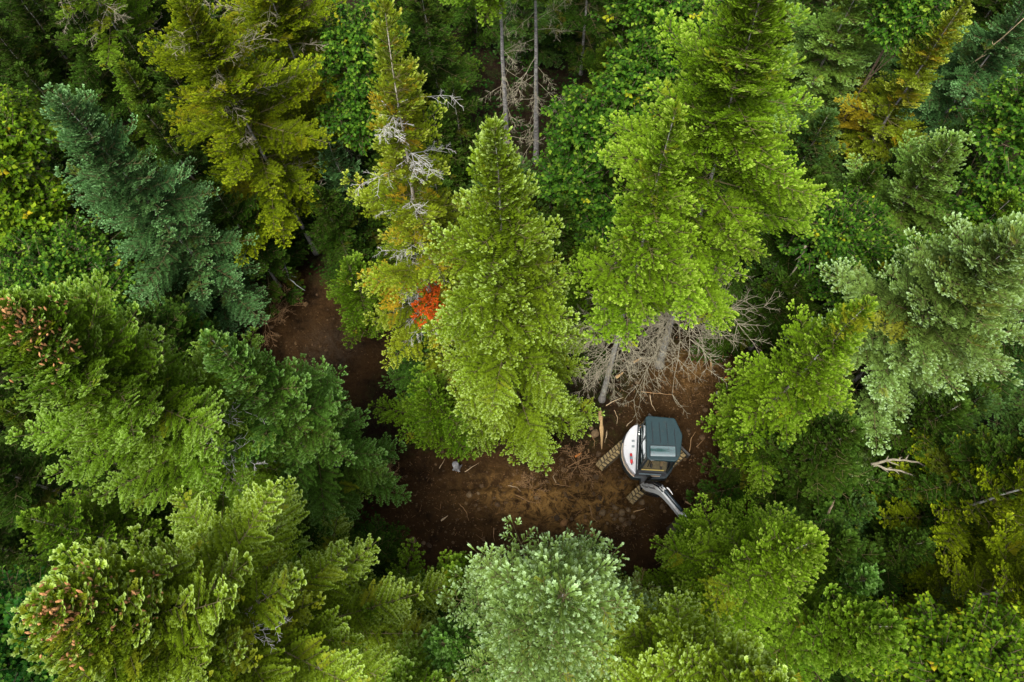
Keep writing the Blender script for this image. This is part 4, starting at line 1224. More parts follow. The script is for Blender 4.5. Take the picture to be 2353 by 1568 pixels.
sk = one('skylight', SKYL, roof, skylight, smooth=True)
one('skylight_frame', TEALD, roof, lambda bm: [bm_bar(bm, a, b, .022, .03, .005) for a, b in (
    (loc(1586.5, 1087, 2.58), loc(1650, 1089.8, 2.58)), (loc(1586.5, 1087, 2.58), loc(1587.5, 1116, 2.58)), (loc(1650, 1089.8, 2.58), loc(1651, 1117, 2.575)))])
def pane(name, pts, th=0.006):
    bm = bmesh.new()
    pts = [Vector(p) for p in pts]
    nn = (pts[1] - pts[0]).cross(pts[2] - pts[0]).normalized() * th
    a = [bm.verts.new(p) for p in pts]; b = [bm.verts.new(p + nn) for p in pts]
    bm.faces.new(a[::-1]); bm.faces.new(b)
    for i in range(len(pts)): bm.faces.new((a[i], a[(i + 1) % len(pts)], b[(i + 1) % len(pts)], b[i]))
    return bm_obj(name, bm, GLASS, cab)


pane('side_window', [(-.365, .62, 1.33), (-.335, -.66, 1.33), (-.285, -.66, 2.43), (-.355, .62, 2.43)])
pane('rear_window', [(-.30, .69, 1.52), (.55, .72, 1.52), (.55, .72, 2.43), (-.30, .69, 2.43)])
door = one('door', plain('door_paint', (0.016, 0.040, 0.048), 0.4), cab, lambda bm: (bm_prism(bm, [(.70, -.62), (.725, -.62), (.855, .05), (.83, .05)], .98, 1.35, .006),
      bm_bar(bm, (.715, -.60, 1.35), (.765, -.56, 2.42), .05, .04, .008), bm_bar(bm, (.84, .04, 1.35), (.845, .06, 2.42), .05, .04, .008), bm_bar(bm, (.765, -.56, 2.42), (.845, .06, 2.42), .05, .04, .008)))
one('door_handle', BLACK, door, lambda bm: bm_tube(bm, [(.80, -.42, 1.36), (.84, -.42, 1.36), (.86, -.25, 1.36), (.82, -.25, 1.36)], .013, 6))
bm = bmesh.new()
one('floor_mat', MAT, cab, lambda bm: [bm_prism(bm, [(-.28, -.70), (.64, -.70), (.72, .3), (-.30, .3)], .985, 1.0)] + [bm_bar(bm, (-.26, y, 1.006), (.20, y, 1.006), .035, .02, .004) for y in np.arange(-.66, .1, .085)])
one('foot_rail', YELLOWP, cab, lambda bm: bm_bar(bm, loc(1566, 1146.5, 1.12), loc(1621, 1149.5, 1.12), .035, .035, .006))
one('bumper_bar', plain('worn_blue_grey', (0.12, 0.17, 0.19), 0.4), cab, lambda bm: bm_bar(bm, loc(1560, 1157, 1.0), loc(1614, 1160, 1.0), .03, .05, .006))
one('front_step', TAN, cab, lambda bm: bm_bar(bm, loc(1585, 1162.5, .98), loc(1611, 1163.5, .98), .03, .03, .005))
for x in (-.02, .05):
    lv = one('travel_lever', BLACK, cab, lambda bm: bm_tube(bm, [(x, -.60, 1.0), (x + .06, -.42, 1.30), (x + .07, -.36, 1.45)], .014, 6))
seat = one('seat', SEATM, cab, lambda bm: (bm_box(bm, (.24, .18, 1.30), (.5, .52, .16), 0, .04), bm_box(bm, (.24, .46, 1.68), (.48, .12, .62), 0, .04), bm_box(bm, (.24, .2, 1.1), (.4, .4, .24))))
for x in (-.07, .55):
    con = one('control_console', BLACK, cab, lambda bm: bm_box(bm, (x, .10, 1.32), (.14, .5, .16), 0, .02))
    one('joystick', BLACK, con, lambda bm: bm_tube(bm, [(x, -.10, 1.38), (x, -.12, 1.48), (x, -.12, 1.54)], [.012, .018, .024], 8))

# --- boom
h = np.array((.71, -.704)); BO = np.array((-.085, -1.285)); nrm = np.array((-h[1], h[0]))


def BP(t_, z, s=0.0):
    p = BO + h * t_ + nrm * s
    return (p[0], p[1], z)


sw = one('swing_bracket', plain('bracket_paint', (0.03, 0.035, 0.038), 0.5, dirt=MUD, dirt_amt=0.4), ex, lambda bm: (
    bm_bar(bm, (-.10, -.92, .72), BP(.02, .78), .30, .34, .03), bm_tube(bm, [(-.1, -1.06, .50), (-.1, -1.06, .98)], .13, 14)))
top = [(-.14, .92), (-.02, 1.22), (.14, 1.62), (.26, 1.96), (.42, 2.20), (.62, 2.30), (.95, 2.26), (1.45, 2.10), (1.95, 1.95)]
bot = [(1.97, 1.78), (1.45, 1.85), (1.0, 1.94), (.72, 1.92), (.55, 1.80), (.42, 1.55), (.30, 1.25), (.16, .92), (.05, .82), (-.08, .82)]
boom = one('boom', BOOMW, ex, lambda bm: bm_prism(bm, top + bot, -.085, .085, .012, 2, lambda a, b_, c: BP(a, b_, c)))
one('boom_plate', BOOMW, boom, lambda bm: bm_prism(bm, [(.40, 2.20), (.62, 2.31), (.70, 2.46), (.56, 2.50), (.42, 2.36)], -.05, .05, .01, 2, lambda a, b_, c: BP(a, b_, c)))
cy = one('arm_cylinder', plain('cylinder_paint', (0.014, 0.028, 0.036), 0.3), ex, lambda bm: bm_tube(bm, [BP(.60, 2.44), BP(.66, 2.44), BP(1.40, 2.34), BP(1.45, 2.33)], [.05, .062, .062, .05], 14), smooth=True)
one('piston_rod', STEEL, cy, lambda bm: bm_tube(bm, [BP(1.45, 2.33), BP(1.98, 2.20)], .028, 10), smooth=True)
one('work_lamp', plain('lamp_white', (0.75, 0.73, 0.70), 0.3), boom, lambda bm: bm_tube(bm, [BP(.60, 2.50, .10), BP(.66, 2.50, .12), BP(.78, 2.44, .13), BP(.88, 2.40, .12)], [.02, .026, .022, .014], 8))
bc = one('boom_cylinder', plain('lift_cylinder_paint', (0.012, 0.016, 0.018), 0.4), ex, lambda bm: bm_tube(bm, [BP(.10, .72), BP(.5, 1.3)], .055, 12), smooth=True)
one('piston_rod', STEEL, bc, lambda bm: bm_tube(bm, [BP(.5, 1.3), BP(.78, 1.86)], .028, 10), smooth=True)
for k, (s, dz) in enumerate(((-.05, .10), (0, .13), (.05, .10), (-.025, .06), (.03, .06))):
    one('hydraulic_hose', HOSE, boom, lambda bm: bm_tube(bm, [(-.05 + .03 * k, -.93, 1.02), (-.02 + .03 * k, -1.05, 1.26 + .03 * k), BP(-.06, 1.30 + dz, s), BP(.02, 1.55 + dz, s), BP(.20, 2.02 + dz, s * 1.2), BP(.40, 2.30 + dz * .8, s * 1.3), BP(.62, 2.36 + dz * .4, s * 1.4)], .020, 7), smooth=True)
for k, (t_, s, z) in enumerate(((-.03, -.06, 1.36), (.02, .0, 1.46), (.03, .06, 1.40), (.08, -.03, 1.62), (.10, .05, 1.64), (.44, .03, 2.42), (.50, -.03, 2.44))):
    one('hose_fitting', STEEL, boom, lambda bm: bm_tube(bm, [BP(t_, z + .05, s), BP(t_ + .03, z + .11, s)], .024, 8))
for s in (-.02, .03):
    one('hydraulic_hose', HOSE, boom, lambda bm: bm_tube(bm, [(-.2, -.98, .8), BP(.02, .74, -.16 + s), BP(.25, .95, -.15 + s), BP(.5, 1.45, -.12 + s), BP(.62, 1.75, -.1 + s)], .018, 7), smooth=True)
stick = one('stick', BOOMW, ex, lambda bm: bm_prism(bm, [(2.0, 2.25), (2.12, 2.18), (2.10, 1.75), (2.02, .85), (1.90, .85), (1.88, 1.75), (1.90, 2.05)], -.075, .075, .012, 2, lambda a, b_, c: BP(a, b_, c)))
bk = one('bucket', plain('bucket_steel', (0.05, 0.045, 0.04), 0.6, dirt=MUD, dirt_amt=0.6), ex, lambda bm: bm_prism(
    bm, [(2.05, .88), (1.88, .90), (1.62, .72), (1.50, .42), (1.62, .18), (1.90, .10), (1.96, .14), (1.70, .26), (1.62, .44), (1.72, .62), (1.92, .74)], -.30, .30, .006, 1, lambda a, b_, c: BP(a, b_, c)))
for s in (-.24, -.08, .08, .24):
    one('bucket_tooth', STEEL, bk, lambda bm: bm_bar(bm, BP(1.88, .12, s), BP(2.06, .06, s), .05, .03))
# lettering on the side of the boom
fc = bpy.data.curves.new('lettering', 'FONT')
fc.body = 'Wacker Neuson'
fc.size = 0.145; fc.extrude = 0.002; fc.align_x = 'LEFT'
ft = bpy.data.objects.new('lettering_source', fc)
COL.objects.link(ft)
dg = bpy.context.evaluated_depsgraph_get()
me = bpy.data.meshes.new_from_object(ft.evaluated_get(dg))
bpy.data.objects.remove(ft)
# from the foot up to the knee, on the face turned to the camera
A, B_ = Vector(BP(.02, 1.0, -.089)), Vector(BP(.42, 2.02, -.089))
ud = (B_ - A).normalized(); nd = Vector((-nrm[0], -nrm[1], 0)); vd = nd.cross(ud)
W = max(v.co.x for v in me.vertices)
k = (B_ - A).length / W
for v in me.vertices:
    c = v.co.copy()
    v.co = A + ud * (c.x * k) + vd * (c.y * k * 1.15) + nd * c.z + vd * 0.02
me.materials.clear(); me.materials.append(BLACK)
lt = bpy.data.objects.new('lettering', me); COL.objects.link(lt); lt.parent = boom

# --- fire extinguisher lying on the hood
e0, e1 = loc(1540.5, 1107, 1.41), loc(1542, 1133, 1.41)
fe = empty('fire_extinguisher', ex.matrix_world @ Vector((0, 0, 0)))
fe.location = (0, 0, 0)
MW = Matrix.Translation((EX_O[0], EX_O[1], 0)) @ Matrix.Rotation(EX_RZ, 4, 'Z')
c0, c1 = MW @ e0, MW @ e1
fe.location = (c0.x, c0.y, 1.36)
tag(fe, 'small red fire extinguisher with a grey label band lying on the white hood', 'fire extinguisher')
dv = (c1 - c0); base = Vector((0, 0, .05))


def along(f, r=0): return tuple(base + dv * f)


one('cylinder', RED, fe, lambda bm: bm_tube(bm, [along(0), along(.04), along(.12), along(.84), along(.92), along(.96)], [.02, .035, .046, .046, .034, .018], 14), smooth=True)
one('label_band', plain('label_grey', (.16, .25, .28), .5), fe, lambda bm: bm_tube(bm, [along(.30), along(.60)], [.0475, .0475], 14), smooth=True)
one('nozzle', BLACK, fe, lambda bm: (bm_tube(bm, [along(.96), along(1.06)], [.016, .022], 8), bm_tube(bm, [along(1.04), tuple(Vector(along(1.0)) + Vector((.05, 0, .02))), tuple(Vector(along(.8)) + Vector((.055, 0, .01)))], .008, 6)))
# ---------------------------------------------------------------- the operator, seated in the cab
def person():
    pr = empty('person', (MW @ Vector((.24, .16, 1.38)))[:], EX_RZ)
    tag(pr, 'person in a red top and tan trousers seated at the levers in the excavator cab', 'person')
    org = Vector((.24, .16, 1.38))
    J, E = [], []          # (point, radius, kind)

    def add(p, r, kind, prev=None):
        J.append((Vector(p) - org, r, kind))
        if prev is not None: E.append((prev, len(J) - 1))
        return len(J) - 1
    pel = add((.24, .16, 1.45), (.155, .12), 'leg')
    wa = add((.24, .19, 1.62), (.135, .10), 'top', pel)
    ch = add((.24, .20, 1.80), (.155, .11), 'top', wa)
    nk = add((.24, .18, 1.95), (.055, .055), 'skin', ch)
    h1 = add((.24, .15, 2.04), (.075, .085), 'skin', nk)
    h2 = add((.24, .14, 2.13), (.078, .098), 'skin', h1)
    add((.24, .15, 2.20), (.055, .07), 'skin', h2)
    add((.24, .03, 2.09), (.016, .016), 'skin', h1)           # nose
    for s, el, wr in ((-1, (-.06, .10, 1.60), (-.07, -.10, 1.57)), (1, (.58, -.06, 1.62), (.50, -.36, 1.55))):
        sh = add((.24 + s * .19, .20, 1.86), (.062, .062), 'top', ch)
        e = add(el, (.046, .046), 'top', sh)
        w = add(wr, (.031, .027), 'top', e)
        d = (Vector(wr) - Vector(el)).normalized()
        side = d.cross(Vector((0, 0, 1))).normalized()
        pm = add(Vector(wr) + d * .055, (.040, .020), 'hand', w)
        for k, (o, ln) in enumerate(((-.032, .060), (-.011, .072), (.011, .076), (.032, .068))):
            b = add(Vector(wr) + d * .095 + side * o, (.010, .010), 'hand', pm)
            m_ = add(Vector(wr) + d * (.095 + ln * .5) + side * o * 1.1 + Vector((0, 0, -.012)), (.009, .009), 'hand', b)
            add(Vector(wr) + d * (.095 + ln * .75) + side * o * 1.1 + Vector((0, 0, -.012 - ln * .45)), (.008, .008), 'hand', m_)
        tb = add(Vector(wr) + d * .05 - side * s * .045, (.011, .011), 'hand', pm)
        add(Vector(wr) + d * .095 - side * s * .065 + Vector((0, 0, -.02)), (.009, .009), 'hand', tb)
    for s, kn, an, to in ((-1, (.09, -.33, 1.46), (.10, -.47, 1.08), (.10, -.64, 1.035)), (1, (.42, -.40, 1.47), (.44, -.53, 1.08), (.45, -.67, 1.035))):
        hp = add((.24 + s * .10, .10, 1.45), (.092, .088), 'leg', pel)
        k = add(kn, (.068, .066), 'leg', hp)
        a = add(an, (.045, .045), 'leg', k)
        f = add(Vector(an) + Vector((0, -.06, -.04)), (.046, .04), 'shoe', a)
        add(to, (.038, .028), 'shoe', f)
    me = bpy.data.meshes.new('skeleton')
    me.from_pydata([tuple(j[0]) for j in J], E, [])
    tmp = bpy.data.objects.new('skeleton', me); COL.objects.link(tmp)
    md = tmp.modifiers.new('skin', 'SKIN'); md.use_smooth_shade = True
    if not me.skin_vertices: bpy.context.view_layer.update()
    for i, j in enumerate(J):
        me.skin_vertices[0].data[i].radius = j[1]
        me.skin_vertices[0].data[i].use_root = (i == 0)
    ss = tmp.modifiers.new('sub', 'SUBSURF'); ss.levels = 2; ss.render_levels = 2
    dg = bpy.context.evaluated_depsgraph_get(); dg.update()
    bm_ = bpy.data.meshes.new_from_object(tmp.evaluated_get(dg))
    bpy.data.objects.remove(tmp)
    kinds = ['skin', 'top', 'leg', 'shoe', 'hand']
    skin = plain('skin', (0.45, 0.25, 0.17), 0.5)
    for m_ in (skin, plain('red_top', (0.30, 0.025, 0.03), 0.8), plain('tan_trousers', (0.22, 0.155, 0.075), 0.85), plain('dark_shoes', (0.02, 0.018, 0.016), 0.7), skin): bm_.materials.append(m_)
    for p in bm_.polygons:
        c = p.center
        # nearest bone decides the cloth
        best = min(E, key=lambda e: (c - J[e[0]][0].lerp(J[e[1]][0], max(0, min(1, (c - J[e[0]][0]).dot(J[e[1]][0] - J[e[0]][0]) / (J[e[1]][0] - J[e[0]][0]).length_squared)))).length)
        p.material_index = kinds.index(J[best[1]][2]); p.use_smooth = True
    o = bpy.data.objects.new('body', bm_); COL.objects.link(o); o.parent = pr
    # hair cap and eyes
    bm = bmesh.new()
    bmesh.ops.create_uvsphere(bm, u_segments=16, v_segments=10, radius=.105)
    bmesh.ops.delete(bm, geom=[v for v in bm.verts if v.co.z < -.01 and v.co.y < .03], context='VERTS')
    for v in bm.verts: v.co = Vector((v.co.x * .85, v.co.y * 1.0, v.co.z * .9)) + Vector((.24, .16, 2.15)) - org
    bm_obj('hair', bm, plain('dark_hair', (0.02, 0.013, 0.009), 0.6), pr, True)
    for s in (-.032, .032):
        bm = bmesh.new(); bmesh.ops.create_uvsphere(bm, u_segments=8, v_segments=6, radius=.012)
        for v in bm.verts: v.co += Vector((.24 + s, .052, 2.10)) - org
        bm_obj('eye', bm, BLACK, pr, True)


person()

# ---------------------------------------------------------------- things lying on the dirt (pixels of the 2500 px photo)
WOODP = bark('split_wood', (0.42, 0.26, 0.11), (0.62, 0.42, 0.20), scale=14)
STICK = bark('bare_stick', (0.20, 0.11, 0.045), (0.36, 0.22, 0.10), scale=12)
STICKP = bark('pale_stick', (0.38, 0.28, 0.16), (0.55, 0.42, 0.26), scale=12)
GREYW = bark('grey_log', (0.15, 0.15, 0.15), (0.33, 0.33, 0.33))
ORW = bark('fresh_cut_wood', (0.55, 0.16, 0.02), (0.70, 0.27, 0.05), scale=20)
ROCK = bark('earthy_stone', (0.085, 0.055, 0.025), (0.20, 0.13, 0.06), scale=5)
ROCKO = bark('orange_clod', (0.14, 0.065, 0.018), (0.28, 0.14, 0.045), scale=5)


def stick(pts, r, mat, label, group=None, name='fallen_stick', cat='stick', z=0.03, seed=0, twigs=0):
    """pts: photo pixels along the stick (third number: height)"""
    g = np.random.default_rng(seed + int(pts[0][0] * 7 + pts[0][1]))
    P = np.array([S(p[0], p[1], p[2] if len(p) > 2 else z) for p in pts])
    for p, q in zip(P, pts):
        if len(q) < 3: p[2] = GZ(p[0], p[1]) + r + .012
    # a few more knots between, slightly crooked
    Q = [P[0]]
    for a, b in zip(P[:-1], P[1:]):
        l = np.linalg.norm(b - a)
        for f in (.25, .5, .75): Q.append(a + (b - a) * f + g.normal(0, .022, 3) * l * np.array([1, 1, .3]))
        Q.append(b)
    Q = np.array(Q); c = Q[0].copy()
    rad = np.linspace(r, r * .35, len(Q))
    parts = [polytube(Q - c, rad, 6)]
    for _ in range(twigs):
        i = int(g.integers(1, len(Q) - 1)); d = unit(Q[i] - Q[i - 1])
        s = np.cross(d, [0, 0, 1]); s = s / np.linalg.norm(s) * g.choice([-1, 1])
        e = Q[i] - c + (d * .7 + s * .7 + np.array([0, 0, g.uniform(0, .3)])) * g.uniform(.15, .4)
        m_ = (Q[i] - c + e) / 2 + g.normal(0, .02, 3)
        parts.append(polytube([Q[i] - c, m_, e], [r * .5, r * .4, r * .2], 5))
    V, Fs = join(parts)
    o = mesh_np(name, V, Fs, mat, smooth=True)
    o.location = c
    tag(o, label, cat, group)
    return o


def chunk(px, py, size, mat, label, name, cat, group=None, seed=0, flat=.5, rz=None, z=None):
    """an irregular stone, clod or chip"""
    g = np.random.default_rng(seed + int(px * 3 + py))
    bm = bmesh.new()
    bmesh.ops.create_icosphere(bm, subdivisions=2, radius=1)
    ax = g.normal(0, 1, (5, 3))
    sx, sy = size if isinstance(size, tuple) else (size, size * g.uniform(.65, .95))
    for v in bm.verts:
        n = np.array(v.co)
        k = 1 + .16 * sum(math.sin(2.2 * n.dot(a) + i) for i, a in enumerate(ax)) / 2.2
        v.co = Vector((n[0] * k * sx, n[1] * k * sy, n[2] * k * min(sx, sy) * flat))
    o = bm_obj(name, bm, mat, None, True)
    p = S(px, py, 0.0)
    o.location = (p[0], p[1], min(sx, sy) * flat * .35 + GZ(p[0], p[1]))
    o.rotation_euler = (0, 0, rz if rz is not None else g.uniform(0, 6.28))
    tag(o, label, cat, group)
    return o


# the stump and the larger pieces of wood
st = empty('tree_stump', (S(1116, 1143)[0], S(1116, 1143)[1], 0))
tag(st, 'short grey tree stump at the lower left edge of the tall central fir', 'stump')
V, Fs = polytube([(0, 0, -.1), (0, 0, .08), (-.01, .01, .35), (-.02, .02, .5)], [.15, .125, .12, .115], 12)
mesh_np('stump_wood', V, Fs, GREYW, st, smooth=True)
for a in (0.4, 2.0, 3.6, 5.2):
    V, Fs = polytube([(0.06 * math.cos(a), .06 * math.sin(a), .12), (.14 * math.cos(a), .14 * math.sin(a), .03), (.26 * math.cos(a + .3), .26 * math.sin(a + .3), -.03)], [.05, .04, .015], 6)
    mesh_np('root', V, Fs, GREYW, st, smooth=True)


def plank(pts, w, mat, label, name='split_wood', cat='wood'):
    P = np.array([S(*p, .04) for p in pts])
    for p in P: p[2] = GZ(p[0], p[1]) + .03
    c = P[0].copy()
    g = np.random.default_rng(int(pts[0][0]))
    bm = bmesh.new()
    rows = []
    n = 9
    for i in range(n):
        f = i / (n - 1) * (len(P) - 1); k = min(int(f), len(P) - 2)
        p = P[k] + (P[k + 1] - P[k]) * (f - k) - c
        d = P[-1] - P[0]; d /= np.linalg.norm(d); s = np.array([-d[1], d[0], 0])
        ww = w * (1 - .75 * (i / (n - 1)) ** 2) * g.uniform(.75, 1.15)
        rows.append([bm.verts.new(p - s * ww / 2), bm.verts.new(p + s * ww / 2 * g.uniform(.7, 1.2)), bm.verts.new(p + s * ww * .2 + np.array([0, 0, w * .5]))])
    for a, b in zip(rows[:-1], rows[1:]):
        for i in range(3): bm.faces.new((a[i], a[(i + 1) % 3], b[(i + 1) % 3], b[i]))
    bm.faces.new(rows[0]); bm.faces.new(rows[-1][::-1])
    o = bm_obj(name, bm, mat)
    o.location = c
    return tag(o, label, cat)


plank([(1469, 1098), (1470, 1060), (1466, 1003)][::-1], .16, WOODP, 'long pale splintered piece of split wood lying left of the excavator')
plank([(1504, 921), (1522, 909)], .12, WOODP, 'pale wood chip lying beside the bare grey trunk', 'wood_chip', 'wood chip')
plank([(1737, 866), (1738, 900)], .07, WOODP, 'upright orange splinter of wood on the litter under the dead tangle', 'wood_chip', 'wood chip')
plank([(1674, 1223), (1688, 1233)], .07, WOODP, 'short orange splinter of wood beside the digging arm', 'wood_chip', 'wood chip')
plank([(1546, 884), (1569, 872)], .10, WOODP, 'brown slab of wood between the two trunk feet', 'wood_chip', 'wood chip')
plank([(1747, 1005), (1763, 1003)], .06, WOODP, 'small pale splinter of wood behind the excavator, by the right rim', 'wood_chip', 'wood chip')
plank([(1760, 863), (1768, 870)], .16, ORW, 'bright orange curled piece of bark on the litter at right', 'bark_piece', 'bark')
plank([(1077, 1272), (1094, 1260)], .06, STICKP, 'small pale splinter alone on the open dark dirt', 'wood_chip', 'wood chip')
plank([(938, 1306), (952, 1286)], .06, WOODP, 'pale orange splinter at the left rim of the dirt', 'wood_chip', 'wood chip')
plank([(1404, 1115), (1419, 1107)], .10, ORW, 'reddish orange strip of bark under the skirt of the central fir', 'bark_piece', 'bark')
V, Fs = polytube([(-.09, -.05, .05), (.09, .05, .06)], [.045, .04], 10)
lg = mesh_np('log', V, Fs, bark('pale_birch', (0.45, 0.45, 0.42), (0.66, 0.66, 0.62)), smooth=True)
q = S(1752, 962); lg.location = (q[0], q[1], GZ(q[0], q[1])); lg.rotation_euler = (0, 0, 1.0); tag(lg, 'short pale grey log end lying at the right rim of the clearing', 'log')
V, Fs = polytube([(0, 0, -.05), (0, 0, .12), (.01, 0, .16)], [.10, .085, .08], 12)
lg = mesh_np('cut_stump', V, Fs, ORW, smooth=True)
q = S(1771, 929); lg.location = (q[0], q[1], GZ(q[0], q[1])); tag(lg, 'tiny cut stump with a bright orange top at the right rim of the clearing', 'stump')

# sticks seen one by one
SD = [([(1480, 990), (1508, 975), (1522, 970)], 'STICKP', 'bent pale stick just below the foot of the bare grey trunk'),
      ([(1565, 955), (1610, 960), (1646, 966)], 'STICK', 'long straight brown stick behind the excavator roof'),
      ([(1588, 963), (1592, 985), (1602, 1001)], 'STICKP', 'curved pale stick pointing at the excavator roof'),
      ([(1683, 1103), (1688, 1070), (1700, 1053)], 'STICK', 'curved brown stick right of the cab'),
      ([(1700, 1092), (1722, 1070)], 'STICK', 'thin dark stick right of the cab, beyond the curved one'),
      ([(1440, 1235), (1446, 1262), (1459, 1275)], 'STICK', 'hooked brown stick on the dirt below the left track'),
      ([(1548, 1249), (1575, 1241)], 'WOODP', 'orange straight stick in front of the lower track'),
      ([(1240, 1184), (1262, 1188), (1271, 1200)], 'STICKP', 'hooked pale twig in the middle of the dirt'),
      ([(1260, 1209), (1290, 1225), (1322, 1230)], 'STICK', 'long thin brown twig on the orange subsoil'),
      ([(1122, 1230), (1138, 1250), (1144, 1270)], 'STICK', 'bowed thin twig on the dark dirt left of the silver-green spruce'),
      ([(1072, 1143), (1086, 1120)], 'STICKP', 'pale twig leaning by the grey stump'),
      ([(1135, 1153), (1170, 1130)], 'STICKP', 'pale thin twig right of the grey stump'),
      ([(1480, 1070), (1482, 1050), (1476, 1082)], 'STICKP', 'short pale twig beside the split wood'),
      ([(1358, 1178), (1350, 1164), (1362, 1150)], 'STICKP', 'small curved twig at the tip of the central fir skirt'),
      ([(1440, 1060), (1452, 1078), (1450, 1096)], 'STICK', 'brown twig left of the split wood'),
      ([(1386, 1140), (1420, 1122), (1440, 1116)], 'STICK', 'reddish brown stick at the left track end'),
      ([(1352, 1180), (1390, 1187), (1450, 1192)], 'STICK', 'long faint twig running towards the lower track'),
      ([(1530, 1040), (1546, 1024)], 'STICKP', 'straight pale splinter near the white hood'),
      ([(1500, 1000), (1508, 1020), (1506, 1035)], 'STICKP', 'crooked pale twig above the left track'),
      ([(1206, 1290), (1205, 1310), (1207, 1322)], 'STICK', 'thin upright-lying twig left of the tip of the silver-green spruce'),
      ([(700, 870), (715, 905), (708, 930)], 'STICK', 'thin dark twig on the shaded end of the track'),
      ([(1420, 1320), (1440, 1300), (1458, 1290)], 'STICK', 'thin twig near the right shoulder of the silver-green spruce')]
for pts, mt, lab in SD:
    stick(pts, .014 if 'thin' in lab or 'twig' in lab else .02, globals()[mt], lab)
# dead branches hanging or lying at the rim
stick([(1997, 1310, 5.0), (2020, 1262, 4.2), (2042, 1213, 3.0)], .06, STICKP, 'pale bare pole slanting up behind the leader of the bright green fir', name='dead_pole', cat='dead pole')
stick([(2126, 1134, 3.6), (2180, 1122, 3.7), (2240, 1128, 3.6), (2313, 1177, 3.2)], .05, WOOD['deadwood'], 'long forked dead branch in the dark gap under the silvery spruce', name='dead_branch', cat='dead branch', twigs=7)
stick([(2128, 1138, 3.5), (2200, 1150, 3.5), (2250, 1172, 3.4), (2303, 1199, 3.1)], .04, WOOD['deadwood'], 'second pale dead branch below the forked one in the dark gap', name='dead_branch', cat='dead branch', twigs=5)
stick([(1967, 600, 6.0), (1950, 640, 5.4), (1921, 689, 4.8), (1944, 716, 4.5)], .04, WOOD['deadwood'], 'greyish stripped crooked branch rising out of the dark spruce on the right', name='dead_branch', cat='dead branch', twigs=5)
stick([(1940, 712, 4.6), (1985, 712, 4.5), (2022, 720, 4.4)], .035, WOOD['deadwood'], 'pale stripped branch lying across the dark spruce on the right', name='dead_branch', cat='dead branch', twigs=4)
stick([(690, 625, 1.5), (705, 680, 1.0), (745, 710, .6)], .03, GREYW, 'curved grey dead branch over the dark end of the track', name='dead_branch', cat='dead branch', twigs=8)
stick([(835, 770, 1.6), (880, 790, 1.3), (905, 820, 1.0)], .03, STICKP, 'pale dead branch at the upper rim of the track, by the yellowing spruce', name='dead_branch', cat='dead branch', twigs=8)
stick([(2360, 165, 6.0), (2425, 110, 7.5), (2500, 45, 9.0)], .03, STICKP, 'long thin bare branch crossing the upper right corner', name='dead_branch', cat='dead branch', twigs=3)


def bare_shrub(px, py, n, l, label, seed, mat, name='bare_sapling', cat='bare shrub', e0=20, e1=75):
    p = S(px, py)
    V, Fq = dead_branches(seed, 0.02, .25, n, l * .7, l, e0, e1, droop=-.1)
    o = mesh_np(name, V, Fq, mat)
    o.location = p
    return tag(o, label, cat)


bare_shrub(1590, 1490, 7, 2.4, 'leafless sapling between the silver-green spruce and the bright fir', 5, STICK)
bare_shrub(655, 790, 22, 1.5, 'dry reddish brush on the left rim of the track below the blue-green spruce', 6, STICK, 'dry_brush', e0=0, e1=50)
bare_shrub(930, 1180, 14, 1.0, 'dry brown brush at the left rim of the dirt beside the deep green fir', 7, STICK, 'dry_brush', e0=0, e1=50)
bare_shrub(1300, 1195, 8, .6, 'small heap of dry twigs at the front of the central fir skirt', 8, STICK, 'twig_heap', 'twig heap', e0=-5, e1=20)
bare_shrub(1410, 1140, 12, .8, 'heap of reddish roots and twigs beside the left track end', 9, STICK, 'twig_heap', 'twig heap', e0=-5, e1=25)
bare_shrub(905, 1312, 10, .8, 'torn dark root clump at the lower left rim of the dirt', 10, bark('wet_root', (0.03, 0.018, 0.008), (0.09, 0.05, 0.02)), 'root_clump', 'roots', e0=-5, e1=45)
bare_shrub(2120, 1120, 22, 2.6, 'tangle of dead brown twigs under the silvery spruce', 11, STICKP, 'dry_brush', e0=0, e1=45)

# stones and clods, each on its own
for i, (x, y, s) in enumerate([(1502, 1240, .11), (1471, 1252, .13), (1518, 1268, .10), (1500, 1268, .08), (1519, 1252, .13), (1535, 1243, .11), (1493, 1258, .07), (1546, 1262, .09), (1508, 1288, .07), (1483, 1278, .06), (1568, 1226, .12), (1528, 1281, .08)]):
    chunk(x, y, s, ROCK, 'rounded earthy stone among the stones below the lower track', 'stone', 'stone', 'stones below the lower track', i)
for i, (x, y, s) in enumerate([(1376, 1277, .16), (1446, 1303, .13), (1456, 1311, .09), (1430, 1270, .08)]):
    chunk(x, y, s, ROCKO, 'orange clod of earth near the top of the silver-green spruce', 'clod', 'clod', 'orange clods by the silver-green spruce', i + 20)
for i, (x, y, s) in enumerate([(1453, 1060, .17), (1443, 1046, .10), (1008, 1318, .14), (1035, 1326, .08), (1146, 1211, .12), (1168, 1206, .07), (1310, 1215, .10)]):
    chunk(x, y, s, ROCK, ['flat brown stone beside the split wood', 'small brown stone left of the split wood', 'low brown clod on the lower left dirt', 'small dark clod on the lower left dirt rim',
                          'dark rounded clod in the middle of the dirt', 'small dark clod beside the rounded one in mid-dirt', 'brown stone on the orange subsoil'][i], 'stone', 'stone', None, i + 40)


